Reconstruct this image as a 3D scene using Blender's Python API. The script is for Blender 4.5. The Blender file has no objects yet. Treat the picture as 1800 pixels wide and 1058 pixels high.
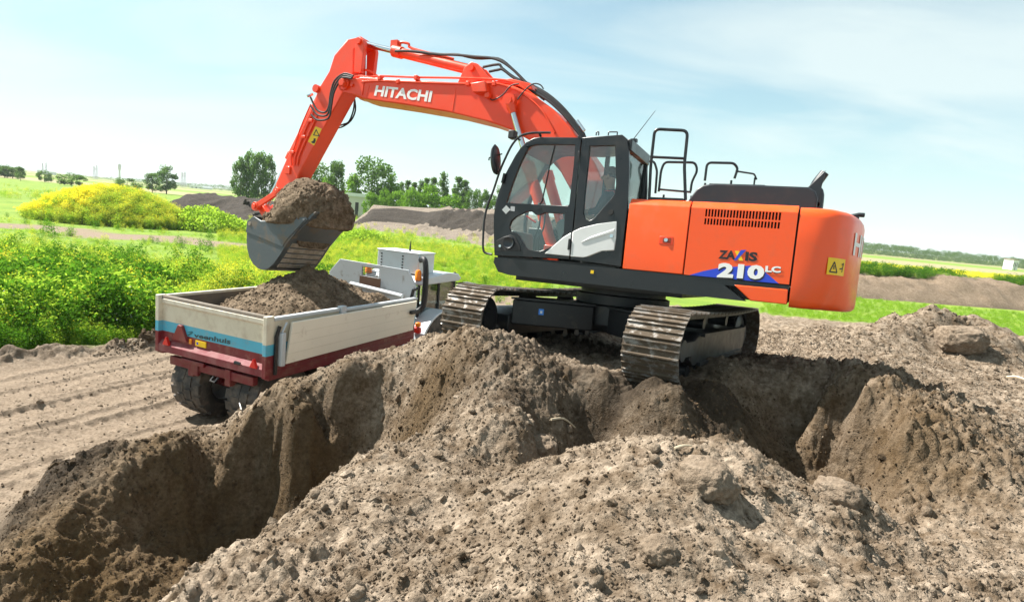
import bpy, bmesh, math, random
import numpy as np
from mathutils import Vector, Matrix, geometry
random.seed(7); RNG = np.random.default_rng(7)
SC = bpy.context.scene
COL = SC.collection
rad = math.radians

# ------------------------------------------------------------------ camera
FPX = 1049.8                                   # focal length in pixels of the 1800 px wide photograph
RC = np.array([[0.99562956, 0.0933905, 0.0],   # rows: world right / forward / up in (image x, image y down, depth)
               [0.01322504, -0.14099123, 0.98992251],
               [0.09244936, -0.98559611, -0.14161013]])
CAM = np.array([0.0, 0.0, 3.9])
cd = bpy.data.cameras.new('camera'); cam = bpy.data.objects.new('camera', cd); COL.objects.link(cam)
cd.sensor_width = 36.0; cd.lens = FPX / 1800 * 36.0; cd.clip_start = 0.05; cd.clip_end = 9000
mr = Matrix(((RC[0, 0], -RC[0, 1], -RC[0, 2]), (RC[1, 0], -RC[1, 1], -RC[1, 2]), (RC[2, 0], -RC[2, 1], -RC[2, 2])))
cam.matrix_world = Matrix.Translation(CAM) @ mr.to_4x4()
SC.camera = cam

# ------------------------------------------------------------------ sky, sun, exposure
SUN_AZ, SUN_EL = rad(69), rad(50)              # light travels towards +X sin(az), -Y cos(az)
trav = Vector((math.sin(SUN_AZ) * math.cos(SUN_EL), -math.cos(SUN_AZ) * math.cos(SUN_EL), -math.sin(SUN_EL)))
sl = bpy.data.lights.new('sun', 'SUN'); sun = bpy.data.objects.new('sun', sl); COL.objects.link(sun)
sl.energy = 5.0; sl.angle = rad(0.53); sl.color = (1.0, 0.95, 0.87)
sun.rotation_euler = trav.to_track_quat('-Z', 'Y').to_euler(); sun.location = (-20, 10, 30)
wd = bpy.data.worlds.new('World'); SC.world = wd; wd.use_nodes = True
nt = wd.node_tree; nt.nodes.clear()
def N(tree, typ, **kw):
    n = tree.nodes.new(typ)
    for k, v in kw.items(): setattr(n, k, v)
    return n
sky = N(nt, 'ShaderNodeTexSky', sky_type='NISHITA'); sky.sun_disc = False
sky.sun_elevation = SUN_EL; sky.sun_rotation = math.atan2(-trav.x, -trav.y)
sky.altitude = 0; sky.air_density = 1.0; sky.dust_density = 0.7; sky.ozone_density = 1.2
tc = N(nt, 'ShaderNodeTexCoord'); sep = N(nt, 'ShaderNodeSeparateXYZ'); nt.links.new(tc.outputs['Generated'], sep.inputs[0])
mx = N(nt, 'ShaderNodeMath', operation='ADD'); mx.inputs[1].default_value = 0.22; nt.links.new(sep.outputs['Z'], mx.inputs[0])
mx2 = N(nt, 'ShaderNodeMath', operation='MAXIMUM'); mx2.inputs[1].default_value = 0.1; nt.links.new(mx.outputs[0], mx2.inputs[0])
dv = N(nt, 'ShaderNodeVectorMath', operation='DIVIDE'); nt.links.new(tc.outputs['Generated'], dv.inputs[0])
cmb = N(nt, 'ShaderNodeCombineXYZ')
for i in range(3): nt.links.new(mx2.outputs[0], cmb.inputs[i])
nt.links.new(cmb.outputs[0], dv.inputs[1])
mp = N(nt, 'ShaderNodeMapping'); mp.inputs['Rotation'].default_value = (0, 0, 0.35); mp.inputs['Scale'].default_value = (0.55, 1.3, 0.0)
mp.inputs['Location'].default_value = (1.35, 0.2, 0)
nt.links.new(dv.outputs[0], mp.inputs[0])
cn = N(nt, 'ShaderNodeTexNoise'); cn.inputs['Scale'].default_value = 1.25; cn.inputs['Detail'].default_value = 8; cn.inputs['Roughness'].default_value = 0.5
cn.inputs['Distortion'].default_value = 0.5; nt.links.new(mp.outputs[0], cn.inputs['Vector'])
cr = N(nt, 'ShaderNodeValToRGB'); cr.color_ramp.elements[0].position = 0.40; cr.color_ramp.elements[1].position = 0.64
cr.color_ramp.elements[0].color = (0.26, 0.26, 0.26, 1); cr.color_ramp.elements[1].color = (0.78, 0.78, 0.78, 1)
nt.links.new(cn.outputs['Fac'], cr.inputs[0])
hzr = N(nt, 'ShaderNodeMapRange'); hzr.inputs['From Min'].default_value = 0.0; hzr.inputs['From Max'].default_value = 0.30; hzr.inputs['To Min'].default_value = 0.75; hzr.inputs['To Max'].default_value = 0.0
nt.links.new(sep.outputs['Z'], hzr.inputs['Value'])
cmx = N(nt, 'ShaderNodeMath', operation='MAXIMUM'); nt.links.new(cr.outputs[0], cmx.inputs[0]); nt.links.new(hzr.outputs[0], cmx.inputs[1])
cm = N(nt, 'ShaderNodeMix', data_type='RGBA'); nt.links.new(cmx.outputs[0], cm.inputs[0])
tn = N(nt, 'ShaderNodeMix', data_type='RGBA', blend_type='MULTIPLY'); tn.inputs[0].default_value = 1.0; nt.links.new(sky.outputs[0], tn.inputs[6]); tn.inputs[7].default_value = (0.96, 1.34, 1.18, 1)   # clear summer sky, on the cyan side
nt.links.new(tn.outputs[2], cm.inputs[6]); cm.inputs[7].default_value = (6.9, 7.75, 7.6, 1)
bg = N(nt, 'ShaderNodeBackground'); bg.inputs['Strength'].default_value = 0.05
wo = N(nt, 'ShaderNodeOutputWorld'); nt.links.new(cm.outputs[2], bg.inputs[0]); nt.links.new(bg.outputs[0], wo.inputs[0])
SC.view_settings.view_transform = 'Standard'; SC.view_settings.look = 'None'
SC.view_settings.exposure = 1.42; SC.view_settings.gamma = 1.0
SC.view_settings.use_curve_mapping = False
SC.render.engine = 'CYCLES'
try:
    SC.cycles.transparent_max_bounces = 24; SC.cycles.max_bounces = 8
except Exception: pass

# ------------------------------------------------------------------ photograph pixel -> world helpers
def ray(x, y): return RC @ np.array([(x - 900) / FPX, (y - 529) / FPX, 1.0])
def gz(x, y, z):
    d = ray(x, y); return CAM + d * ((z - CAM[2]) / d[2])
def gy(x, y, Y):
    d = ray(x, y); return CAM + d * (Y / d[1])
MU = np.array([[-0.90170126, -0.43232732, 0.00528505], [0.43133196, -0.89864852, 0.07989734], [-0.0297924, 0.07432314, 0.99678909]])
MD = np.array([[-0.52987212, 0.84806109, 0.00528505], [-0.8451379, -0.52854361, 0.07989734], [0.0705512, 0.03786878, 0.99678909]])
MT = np.array([1.573, 8.454, 2.006])           # excavator swing centre on its ground
TYAW = 1.153; TR = np.array([[math.cos(TYAW), -math.sin(TYAW), 0], [math.sin(TYAW), math.cos(TYAW), 0], [0, 0, 1]]); TO = np.array([-4.735, 9.282, 0.0])
def pl(x, y, ax, v):                            # pixel on a plane of the excavator's own frame
    d = MU.T @ ray(x, y); o = MU.T @ (CAM - MT); return o + d * ((v - o[ax]) / d[ax])
def xz(pts, Y): return [(pl(a, b, 1, Y)[0], pl(a, b, 1, Y)[2]) for a, b in pts]
def tp(x, y, ax, v):                            # pixel on a plane of the trailer's own frame
    d = TR.T @ ray(x, y); o = TR.T @ (CAM - TO); return o + d * ((v - o[ax]) / d[ax])
def crop(pts, s, ox, oy): return [(ox + a / s, oy + b / s) for a, b in pts]
def c1(*p): return crop(p, 2.784, 420, 40)
def c2(*p): return crop(p, 3.5275, 840, 200)
def c3(*p): return crop(p, 2.938, 1060, 200)

# ------------------------------------------------------------------ noise
def _hash(i, j, s):
    n = (i.astype(np.int64) * 374761393 + j.astype(np.int64) * 668265263 + s * 974634777) & 0x7fffffff
    n = ((n ^ (n >> 13)) * 1274126177) & 0x7fffffff
    n = ((n ^ (n >> 16)) * 1911520717) & 0x7fffffff
    return ((n ^ (n >> 15)) & 0xfffff) / float(0xfffff)
def vnoise(x, y, s=0):
    i = np.floor(x); j = np.floor(y); u = x - i; v = y - j
    u = u * u * u * (u * (u * 6 - 15) + 10); v = v * v * v * (v * (v * 6 - 15) + 10)
    a = _hash(i, j, s); b = _hash(i + 1, j, s); c = _hash(i, j + 1, s); d = _hash(i + 1, j + 1, s)
    return (a + (b - a) * u) * (1 - v) + (c + (d - c) * u) * v
def fbm(x, y, sc, octv=4, s=0, gain=0.5):
    t = 0; a = 1; m = 0
    for k in range(octv):
        t = t + a * (vnoise(x / sc + 17.3 * k, y / sc - 9.1 * k, s + k) - .5); m += a; a *= gain; sc /= 2.03
    return t / m * 2
def clods(x, y, cell, prob, s=0, flat=.7):
    best = np.zeros_like(x); gx = np.floor(x / cell); gy_ = np.floor(y / cell)
    for di in (-1, 0, 1):
        for dj in (-1, 0, 1):
            a = gx + di; b = gy_ + dj
            px = (a + _hash(a, b, s + 1)) * cell; py = (b + _hash(a, b, s + 2)) * cell
            h = _hash(a, b, s + 3); r = np.where(h < prob, cell * (.25 + .42 * _hash(a, b, s + 4)), 0)
            ex = 1 + .5 * (_hash(a, b, s + 5) - .5)
            d2 = ((x - px) * ex) ** 2 + ((y - py) / ex) ** 2
            best = np.maximum(best, np.sqrt(np.maximum(r * r - d2, 0)))
    return best * flat

# ------------------------------------------------------------------ terrain
P = []
def pp(*l):
    for a, b, z in l: P.append(gz(a, b, z))
def ww(*l):
    for a in l: P.append(np.array(a, float))
# berm between road and trench
pp((40, 990, .5), (120, 920, .62), (200, 860, .75), (270, 818, .88), (330, 786, 1.0), (430, 744, 1.2), (500, 728, 1.38), (560, 708, 1.54), (620, 668, 1.72), (700, 618, 1.98), (755, 594, 2.24))
# foreground mound
pp((310, 1055, 1.6), (400, 985, 1.68), (480, 930, 1.75), (560, 865, 1.8), (620, 815, 1.8), (720, 795, 1.78), (880, 832, 1.85), (960, 828, 1.92), (1010, 802, 2.05), (1060, 780, 2.15), (1150, 772, 2.28), (1240, 770, 2.34),
   (1320, 805, 2.3), (1420, 855, 2.2), (1500, 885, 2.1), (1600, 950, 1.98), (1700, 1000, 1.95), (900, 1050, 2.2), (1200, 1000, 2.34), (1500, 1050, 2.2), (600, 1000, 2.0), (1100, 880, 2.28), (750, 900, 1.95), (1350, 920, 2.25))
# spine from the far track to the mound
pp((820, 575, 2.5), (850, 640, 2.3), (880, 700, 2.12), (915, 760, 1.98), (940, 795, 1.9), (790, 620, 2.3))
# ground in front of and under the tracks
pp((1050, 650, 2.14), (1000, 640, 2.22), (930, 602, 2.38), (1280, 690, 2.14), (1400, 682, 2.24), (1450, 700, 2.26), (1500, 722, 2.24), (1570, 775, 2.15), (1650, 840, 2.02), (1780, 920, 1.88))
pp((1400, 785, 1.62), (1460, 830, 1.52), (1530, 860, 1.62), (1580, 910, 1.75))
for a, b, Y in ((1130, 765, 5.5), (1060, 720, 5.95), (1000, 760, 5.7), (1090, 690, 6.05), (1300, 770, 5.65), (1230, 740, 5.62), (1200, 700, 5.85)): ww(gy(a, b, Y))
for u in (-2.2, -1.1, 0, 1.1, 1.8):
    for w in (-1.5, -.9, 0, .9, 1.5):
        q = MD @ np.array([u, w, 0.09]) + MT
        ww(q - [0, 0, .12 if abs(w) < .5 else 0.0])
for u, w, dz in ((2.3, 1.2, .13), (2.3, .85, .13), (2.3, 1.6, .15), (1.7, 1.8, .22), (.9, 1.8, .24), (0, 1.8, .22), (-1, 1.8, .2), (-2.2, 1.8, .1), (2.5, 0, .15)):
    ww(MD @ np.array([u, w, dz]) + MT)
# pit and trench floors
ww((.9, 5.75, 1.4), (2.9, 5.3, 1.35), (3.2, 4.9, 1.5))
for a, b, Y in ((560, 850, 6.55), (560, 760, 6.75), (640, 800, 6.8), (620, 720, 7.05), (660, 740, 7.0), (480, 800, 6.62), (480, 880, 6.5), (440, 850, 6.6), (440, 900, 6.46), (400, 900, 6.42), (400, 820, 6.7), (330, 900, 6.12), (600, 770, 6.8), (270, 900, 5.9), (200, 960, 5.4), (250, 1000, 5.3), (150, 1040, 4.95), (100, 1040, 4.8), (300, 1000, 5.5), (700, 720, 6.95)): ww(gy(a, b, Y))
pp((750, 740, 1.58), (790, 700, 1.88))
ww((-1.9, 5.5, .15), (-2.5, 4.6, .0), (-2.7, 4.0, -.05), (-2.8, 3.2, -.1), (-1.45, 6.0, .6), (-3.5, 3.5, 0), (-1.0, 6.0, 1.15), (-2.2, 6.1, .12))
for a in ((310, 1055, 1.6), (400, 985, 1.68), (480, 930, 1.75), (560, 865, 1.8), (620, 815, 1.8)):
    q = gz(*a); ww(q + np.array([-.30, .26, -.62]), q + np.array([-.52, .42, -1.15]))
for a in ((960, 828, 1.92), (1010, 802, 2.05), (1060, 780, 2.15), (1150, 772, 2.28), (1240, 770, 2.34), (1320, 805, 2.3), (1420, 855, 2.2)):
    q = gz(*a); ww(q + np.array([.02, .26, -.42]), q + np.array([.05, .5, -.8]))
# road and surroundings
for a in [(-10, 11.2), (-8.5, 9.7), (-7, 7.9), (-5.6, 6.4), (-5, 5.2), (-6.7, 10.7), (-5.2, 9), (-4.2, 8.6), (-4.5, 11), (-3.4, 10.3), (-3, 12.5), (-6, 13), (-8, 13.5), (-2.4, 14.5), (-3.2, 9.3), (-12, 9), (-9, 6), (-6, 4), (-14, 14), (-4.5, 3.5), (-1.5, 17), (-4, 16), (-1, 20), (-8, 20), (-15, 22), (-20, 12), (-10, 2), (-6, 0), (3, 24), (9, 30), (0, 30), (20, 34), (30, 30), (40, 45), (-20, 40), (0, 45), (20, 50), (-40, 40), (-40, 10), (-12, -5), (-40, -20)]:
    ww((a[0], a[1], 0))
ww((-2.2, 9.6, .9), (-1.6, 10.6, .8), (-1, 12, .5), (1, 13.5, .9), (3, 13.5, 1.2), (1, 17, .35), (5, 18, .7), (-.6, 9.6, 1.7), (4, 11.5, 1.75), (8, 22, .5), (14, 26, .3), (0.5, 11.6, 1.6))
pp((1600, 720, 1.72), (1700, 760, 1.7), (1790, 700, 1.65), (1450, 600, 1.75), (1640, 625, 1.6), (1640, 541, 2.62), (1560, 565, 2.2), (1540, 590, 1.75), (1720, 560, 2.35), (1790, 592, 2.0), (1790, 640, 1.6))
ww((8, 5, 1.6), (6, 3, 1.75), (12, 10, 1.5), (18, 16, 1.2), (20, 8, 1.2), (5, 1.5, 1.9), (2, 1, 2.3), (0, .8, 2.2), (-1.2, 1.2, 1.8), (0, -3, 2.0), (6, -4, 1.8), (-2.2, 1, 1.0), (-3.5, 0, .2), (14, 20, .9), (10.5, 18, 1.3), (30, 0, .8), (10, -20, 1), (40, -30, .5), (40, 15, .5))
P = np.array(P)
def _rbf_fit():
    n = len(P); d = np.sqrt(((P[:, None, :2] - P[None, :, :2]) ** 2).sum(2) + .11 ** 2)
    A = np.zeros((n + 3, n + 3)); A[:n, :n] = d - .004 * np.eye(n); A[:n, n] = 1; A[:n, n + 1:] = P[:, :2]; A[n, :n] = 1; A[n + 1:, :n] = P[:, :2].T
    return np.linalg.solve(A, np.r_[P[:, 2], 0, 0, 0])
WR = _rbf_fit()
def base_h(x, y):
    out = np.empty(len(x))
    for i in range(0, len(x), 40000):
        a = x[i:i + 40000, None]; b = y[i:i + 40000, None]
        d = np.sqrt((a - P[None, :, 0]) ** 2 + (b - P[None, :, 1]) ** 2 + .11 ** 2)
        out[i:i + 40000] = d @ WR[:-3] + WR[-3] + WR[-2] * a[:, 0] + WR[-1] * b[:, 0]
    return out
def sm(a, b, x): t = np.clip((x - a) / (b - a), 0, 1); return t * t * (3 - 2 * t)
def polydist(x, y, pts):
    best = np.full(len(x), 1e9)
    for (ax, ay), (bx, by) in zip(pts[:-1], pts[1:]):
        dx, dy = bx - ax, by - ay; t = np.clip(((x - ax) * dx + (y - ay) * dy) / (dx * dx + dy * dy), 0, 1)
        best = np.minimum(best, np.hypot(x - ax - t * dx, y - ay - t * dy))
    return best
EDGE = [(-22.0, 8.0), (-14.0, 10.2), (-10.4, 12.4), (-9.3, 13.7), (-7.2, 16.2), (-4.6, 19.5), (-2.0, 24.0), (4, 30.0), (12, 30.0), (70, 31)]   # where the weeds begin
EX = np.array([e[0] for e in EDGE]); EY = np.array([e[1] for e in EDGE])
TRACKPATH = [tuple(gz(a, b, 0)[:2]) for a, b in ((-200, 395), (0, 396), (110, 402), (190, 416), (260, 416), (330, 424), (420, 432))]
def rut(x0, y0, bend=0.0): return [(x0 - .36 * t - bend * max(0, t) ** 2, y0 - .93 * t) for t in (-5, -3, -1.5, 0, 1, 2, 3, 4, 5)]
RUTS, RUTS2, RUTS3, RUTS4, RUTS5 = rut(-5.75, 9.8, .03), rut(-7.2, 9.8, .05), rut(-8.5, 9.6, .06), rut(-4.9, 8.4, .05), rut(-10.2, 9.8, .07)
PRUNE = gz(1640, 541, 2.62)
def terrain(x, y, detail=True):
    x = np.asarray(x, float); y = np.asarray(y, float)
    near = (np.hypot(x, y - 10) < 60)
    h = np.zeros(len(x)); xn, yn = x[near], y[near]; wa = sm(1.2, 2.2, np.hypot((xn - 1.57) / 2.0, (yn - 8.45) / 2.2)); h[near] = base_h(xn + wa * (.15 * fbm(xn, yn, .55, 3, 131, .6) + .04 * fbm(xn, yn, .12, 2, 133)), yn + wa * (.15 * fbm(xn, yn, .55, 3, 132, .6) + .04 * fbm(xn, yn, .12, 2, 134)))
    fade = 1 - sm(38, 58, np.hypot(x, y - 10)); h = h * fade
    weeds = sm(-.5, .8, y - np.interp(x, EX, EY) + .5 * fbm(x, y, 2.2, 2, 5))
    right = sm(0, 6, x - 6) * sm(22, 30, y)
    h = np.where(weeds > .5, h * 1.0, h)
    road = sm(.5, .12, h) * (1 - weeds) * sm(4.6, 4.0, np.abs(y - 9.5) * .6) * sm(-1.5, -2.5, x)
    road = road * sm(.1, -.35, x - np.interp(y, [3, 5, 5.5, 6, 6.5, 7, 7.5, 8, 9], [-4.75, -4.6, -4.5, -4.35, -4.2, -3.85, -2.9, -2.2, -1.8]))
    soil = (1 - weeds) * (1 - road) * sm(40, 26, np.hypot(x, y - 8))
    if detail:
        rough = soil * (.3 + 1.15 * vnoise(x / 1.3, y / 1.3, 31) ** 1.3)
        h = h + soil * (.12 * fbm(x, y, 1.1, 4, 3) + .065 * fbm(x, y, .34, 4, 9, .6)) + (1 - soil) * (1 - road) * .05 * fbm(x, y, 1.5, 3, 4)
        nearm = np.hypot(x - .5, y - 5) < 13
        xs, ys = x[nearm], y[nearm]; wx = xs + .05 * fbm(xs, ys, .2, 2, 40); wy = ys + .05 * fbm(xs, ys, .2, 2, 41)
        wx = wx + .022 * fbm(xs, ys, .07, 2, 42); wy = wy + .022 * fbm(xs, ys, .07, 2, 43)
        k = .6 * clods(wx, wy, .34, .08, 50, .5) + .55 * clods(wx, wy, .17, .22, 60, .7) + .85 * clods(wx, wy, .085, .5, 70, .85) + clods(wx, wy, .045, .75, 80, .95)
        k = k + .06 * np.abs(fbm(xs, ys, .16, 4, 44, .65)) + .03 * np.abs(fbm(xs, ys, .055, 2, 45))
        kk = np.zeros(len(x)); kk[nearm] = k; h = h + kk * rough
        far = (~nearm) & (soil > .01)
        kf = np.zeros(len(x)); kf[far] = clods(x[far], y[far], .9, .3, 90, .5) + clods(x[far], y[far], .4, .5, 91, .6); h = h + kf * soil * .8
        # crawler and tyre prints on the road
        for i, (rt, wdt) in enumerate(((RUTS, .42), (RUTS2, .42), (RUTS3, .38), (RUTS4, .40), (RUTS5, .42))):
            if True:
                d = polydist(x, y, rt); ins = sm(wdt + .06, wdt - .04, d)
                along = x * .36 + y * .93
                h = h + road * (ins * (-.018 + .022 * np.tanh(3 * np.sin((along + .03 * fbm(x, y, .6, 2, 55)) * 2 * math.pi / .22)) * (.35 + .9 * vnoise(x * .8, y * .8, 77))) + (.045, .055, .04, .03, .05)[i] * np.exp(-((d - wdt - .08 - .1 * fbm(x, y, 1.4, 2, 66 + i)) / .06) ** 2) * (.35 + .9 * vnoise(x * 1.6, y * 1.6, 12 + i) + 4 * clods(x, y, .09, .6, 15, 1)))
        across = x * .93 - y * .36
        h = h + road * (.03 * fbm(x, y, .5, 3, 21) + .02 * np.abs(fbm(x, y, .13, 3, 22, .65)) + .010 * np.sin(across * 2 * math.pi / .55 + 2 * vnoise(x, y, 3)) + .03 * clods(x, y, .12, .25, 14, 1))
        # clod line along the weeds
        dl = y - np.interp(x, EX, EY); lip = np.exp(-((dl + .9) / .5) ** 2) * sm(-4, -6, x) * sm(-18, -14, x)
        h = h + lip * (.16 + .25 * fbm(x, y, .7, 4, 33, .65) + .8 * clods(x, y, .35, .5, 34, .6) + clods(x, y, .15, .6, 36, .8) + .12 * np.abs(fbm(x, y, .2, 3, 37)))
        # dark spoil heap at the foot of the berm, near the road
        g = np.exp(-(((x + 4.75) / .55) ** 2 + ((y - 6.1) / .8) ** 2))
        h = h + g * (.22 + .6 * clods(x, y, .28, .8, 35, .7))
    return h, weeds, road, soil

def axis(lo, hi, d, steps):
    """grid lines: pitch d between lo and hi, then growing; steps = (limit near, rate, limit far, rate) on each side"""
    mid = list(np.arange(lo, hi, d)); r = []
    for sgn, st in ((1, steps[1]), (-1, steps[0])):
        c = (hi if sgn > 0 else -lo); s = d; o = []
        lim1, r1, lim2, r2 = st; start = c
        while c < lim2:
            o.append(sgn * c)
            s = d + r1 * (min(c, lim1) - start) + (r2 * (c - lim1) if c > lim1 else 0); c += s
        o.append(sgn * lim2); r.append(o)
    return np.array(sorted(r[1]) + [m for m in mid[1:]] + r[0])
GX = axis(-3.2, 4.8, .0155, ((11.5, .004, 3000, .05), (14, .012, 3000, .05)))
GY = axis(1.8, 6.5, .0155, ((2, .1, 40, .12), (15, .007, 4000, .05)))
def grid_mesh(gx, gy, zf):
    X, Y = np.meshgrid(gx, gy); x = X.ravel(); y = Y.ravel(); z, *m = zf(x, y)
    nx, ny = len(gx), len(gy); idx = np.arange(nx * ny).reshape(ny, nx)
    q = np.stack([idx[:-1, :-1], idx[:-1, 1:], idx[1:, 1:], idx[1:, :-1]], -1).reshape(-1, 4)
    me = bpy.data.meshes.new('m'); me.vertices.add(len(x)); me.vertices.foreach_set('co', np.stack([x, y, z], 1).astype(np.float32).ravel())
    me.loops.add(q.size); me.loops.foreach_set('vertex_index', q.astype(np.int32).ravel()); me.polygons.add(len(q))
    me.polygons.foreach_set('loop_start', np.arange(0, q.size, 4, dtype=np.int32)); me.update(); me.validate()
    me.polygons.foreach_set('use_smooth', np.ones(len(q), bool))
    return me, x, y, z, m

# ------------------------------------------------------------------ materials
MATS = {}
def new_mat(name):
    m = bpy.data.materials.new(name); m.use_nodes = True; t = m.node_tree; b = t.nodes['Principled BSDF']; return m, t, b
def L(t, a, b): t.links.new(a, b)
def noise(t, sc, det=4, rough=.55, vec=None):
    n = N(t, 'ShaderNodeTexNoise'); n.inputs['Scale'].default_value = sc; n.inputs['Detail'].default_value = det; n.inputs['Roughness'].default_value = rough
    if vec is not None: L(t, vec, n.inputs['Vector'])
    return n
def ramp(t, src, p0, p1, a=(0, 0, 0, 1), b=(1, 1, 1, 1)):
    r = N(t, 'ShaderNodeValToRGB'); r.color_ramp.elements[0].position = p0; r.color_ramp.elements[1].position = p1
    r.color_ramp.elements[0].color = a; r.color_ramp.elements[1].color = b; L(t, src, r.inputs[0]); return r
def mixc(t, fac, a, b):
    m = N(t, 'ShaderNodeMix', data_type='RGBA')
    for s, k in ((fac, 0), (a, 6), (b, 7)):
        if isinstance(s, (int, float)): m.inputs[k].default_value = s
        elif isinstance(s, tuple): m.inputs[k].default_value = (*s[:3], 1)
        else: L(t, s, m.inputs[k])
    return m.outputs[2]
DUST = (.21, .16, .11)
def paint(name, col, rough=.35, dirt=.0, metal=0.0, coat=0.0, var=.12, bump=0.0, dirtcol=DUST, dsc=3.0, lo=.5, hi=.75):
    if name in MATS: return MATS[name]
    m, t, b = new_mat(name); tcn = N(t, 'ShaderNodeTexCoord'); o = tcn.outputs['Object']
    n1 = noise(t, 1.7, 5, .6, o); dark = tuple(c * (1 - var) for c in col)
    c = mixc(t, n1.outputs['Fac'], dark, tuple(min(1, k * (1 + var * .6)) for k in col))
    rr = ramp(t, noise(t, 6, 4, .6, o).outputs['Fac'], .3, .8, (rough * .8,) * 3 + (1,), (min(1, rough * 1.25),) * 3 + (1,))
    if dirt > 0:
        nd = noise(t, dsc, 8, .68, o); f = ramp(t, nd.outputs['Fac'], lo, hi); mm = N(t, 'ShaderNodeMath', operation='MULTIPLY'); mm.inputs[1].default_value = dirt; L(t, f.outputs[0], mm.inputs[0])
        c = mixc(t, mm.outputs[0], c, dirtcol)
        r2 = mixc(t, mm.outputs[0], rr.outputs[0], (.9, .9, .9)); L(t, r2, b.inputs['Roughness'])
    else: L(t, rr.outputs[0], b.inputs['Roughness'])
    L(t, c, b.inputs['Base Color']); b.inputs['Metallic'].default_value = metal; b.inputs['Coat Weight'].default_value = coat; b.inputs['Coat Roughness'].default_value = .08
    if bump:
        bn = N(t, 'ShaderNodeBump'); bn.inputs['Strength'].default_value = bump; bn.inputs['Distance'].default_value = .01; L(t, noise(t, 14, 6, .6, o).outputs['Fac'], bn.inputs['Height']); L(t, bn.outputs[0], b.inputs['Normal'])
    MATS[name] = m; return m
ORANGE = paint('orange_paint', (.88, .088, .005), .36, .22, coat=.18, var=.06, dsc=5, lo=.52, hi=.85)
ORANGE2 = paint('orange_red_paint', (.84, .055, .006), .38, .22, coat=.15, var=.07, dsc=6, lo=.52, hi=.85)
BLACKP = paint('charcoal_paint', (.009, .011, .0135), .33, .08, coat=.06)
GREYP = paint('dark_grey_plastic', (.018, .022, .027), .4, .08)
RUBBER = paint('black_rubber', (.014, .014, .015), .55, .15)
STEELF = paint('frame_black_steel', (.010, .011, .013), .45, .28, dsc=4, lo=.55, hi=.75)
CHROME = paint('chrome_rod', (.62, .64, .66), .12, 0, metal=1.0)
SHOEM = paint('track_steel', (.20, .185, .17), .38, .97, metal=.4, bump=.5, dsc=7, lo=.39, hi=.5, dirtcol=(.10, .074, .05))
BUCKETM = paint('bucket_steel', (.09, .105, .115), .42, .75, metal=.35, dsc=4.5, lo=.52, hi=.66, bump=.3, dirtcol=(.2, .155, .11))
STRIPM = paint('worn_steel_strip', (.34, .29, .24), .6, .7, metal=.1, dsc=6, lo=.45, hi=.6)
WHITEP = paint('silver_white_paint', (.68, .69, .68), .35, .12)
WHITE = paint('white_decal', (.82, .82, .80), .45)
BLACKD = paint('black_decal', (.012, .012, .014), .45)
BLUED = paint('blue_decal', (.018, .06, .58), .4)
YELLOWD = paint('yellow_decal', (.85, .55, .01), .45)
REDD = paint('red_decal', (.62, .02, .012), .35)
BLUES = paint('blue_sticker', (.03, .25, .8), .4)
SEATM = paint('seat_fabric', (.05, .052, .055), .8)
GREYI = paint('cab_trim_grey', (.18, .185, .185), .6)
def glass(name, tint=(.92, .97, .955), gl=.14):
    m = bpy.data.materials.new(name); m.use_nodes = True; t = m.node_tree; t.nodes.clear()
    tr = N(t, 'ShaderNodeBsdfTransparent'); tr.inputs[0].default_value = (*tint, 1); g = N(t, 'ShaderNodeBsdfGlossy'); g.inputs['Roughness'].default_value = .02
    fr = N(t, 'ShaderNodeFresnel'); fr.inputs[0].default_value = 1.5; ad = N(t, 'ShaderNodeMath', operation='MULTIPLY_ADD'); ad.inputs[1].default_value = .9; ad.inputs[2].default_value = gl * .3; L(t, fr.outputs[0], ad.inputs[0])
    mxs = N(t, 'ShaderNodeMixShader'); L(t, ad.outputs[0], mxs.inputs[0]); L(t, tr.outputs[0], mxs.inputs[1]); L(t, g.outputs[0], mxs.inputs[2])
    o = N(t, 'ShaderNodeOutputMaterial'); L(t, mxs.outputs[0], o.inputs[0]); return m
GLASS = glass('green_tinted_glass')
def leafmat(name, col, tcol=None, tw=.45, var=.35, attr=True, vs=1.2):
    m = bpy.data.materials.new(name); m.use_nodes = True; t = m.node_tree; t.nodes.clear()
    oi = N(t, 'ShaderNodeObjectInfo'); ge = N(t, 'ShaderNodeNewGeometry')
    n = noise(t, vs, 3, .6, ge.outputs['Position'])
    rnd = N(t, 'ShaderNodeMath', operation='MULTIPLY_ADD'); L(t, ge.outputs['Random Per Island'], rnd.inputs[0]); rnd.inputs[1].default_value = .6; rnd.inputs[2].default_value = -.3
    ad = N(t, 'ShaderNodeMath', operation='ADD'); L(t, n.outputs['Fac'], ad.inputs[0]); L(t, rnd.outputs[0], ad.inputs[1])
    c = mixc(t, ad.outputs[0], tuple(k * (1 - var) for k in col), tuple(k * (1 + var) for k in col))
    d = N(t, 'ShaderNodeBsdfDiffuse'); L(t, c, d.inputs[0]); tl = N(t, 'ShaderNodeBsdfTranslucent')
    tcol = tcol or (col[0] * 1.5, col[1] * 1.5, col[2] * .8); c2_ = mixc(t, ad.outputs[0], tuple(k * (1 - var) for k in tcol), tuple(k * (1 + var) for k in tcol)); L(t, c2_, tl.inputs[0])
    mxs = N(t, 'ShaderNodeMixShader'); mxs.inputs[0].default_value = tw; L(t, d.outputs[0], mxs.inputs[1]); L(t, tl.outputs[0], mxs.inputs[2])
    o = N(t, 'ShaderNodeOutputMaterial'); L(t, mxs.outputs[0], o.inputs[0]); return m
LEAF_TREE = leafmat('tree_leaves', (.075, .145, .035), (.13, .24, .04), .45, vs=.6)
LEAF_TREE2 = leafmat('light_tree_leaves', (.12, .24, .03), (.22, .40, .04), .45, vs=.6)
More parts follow.
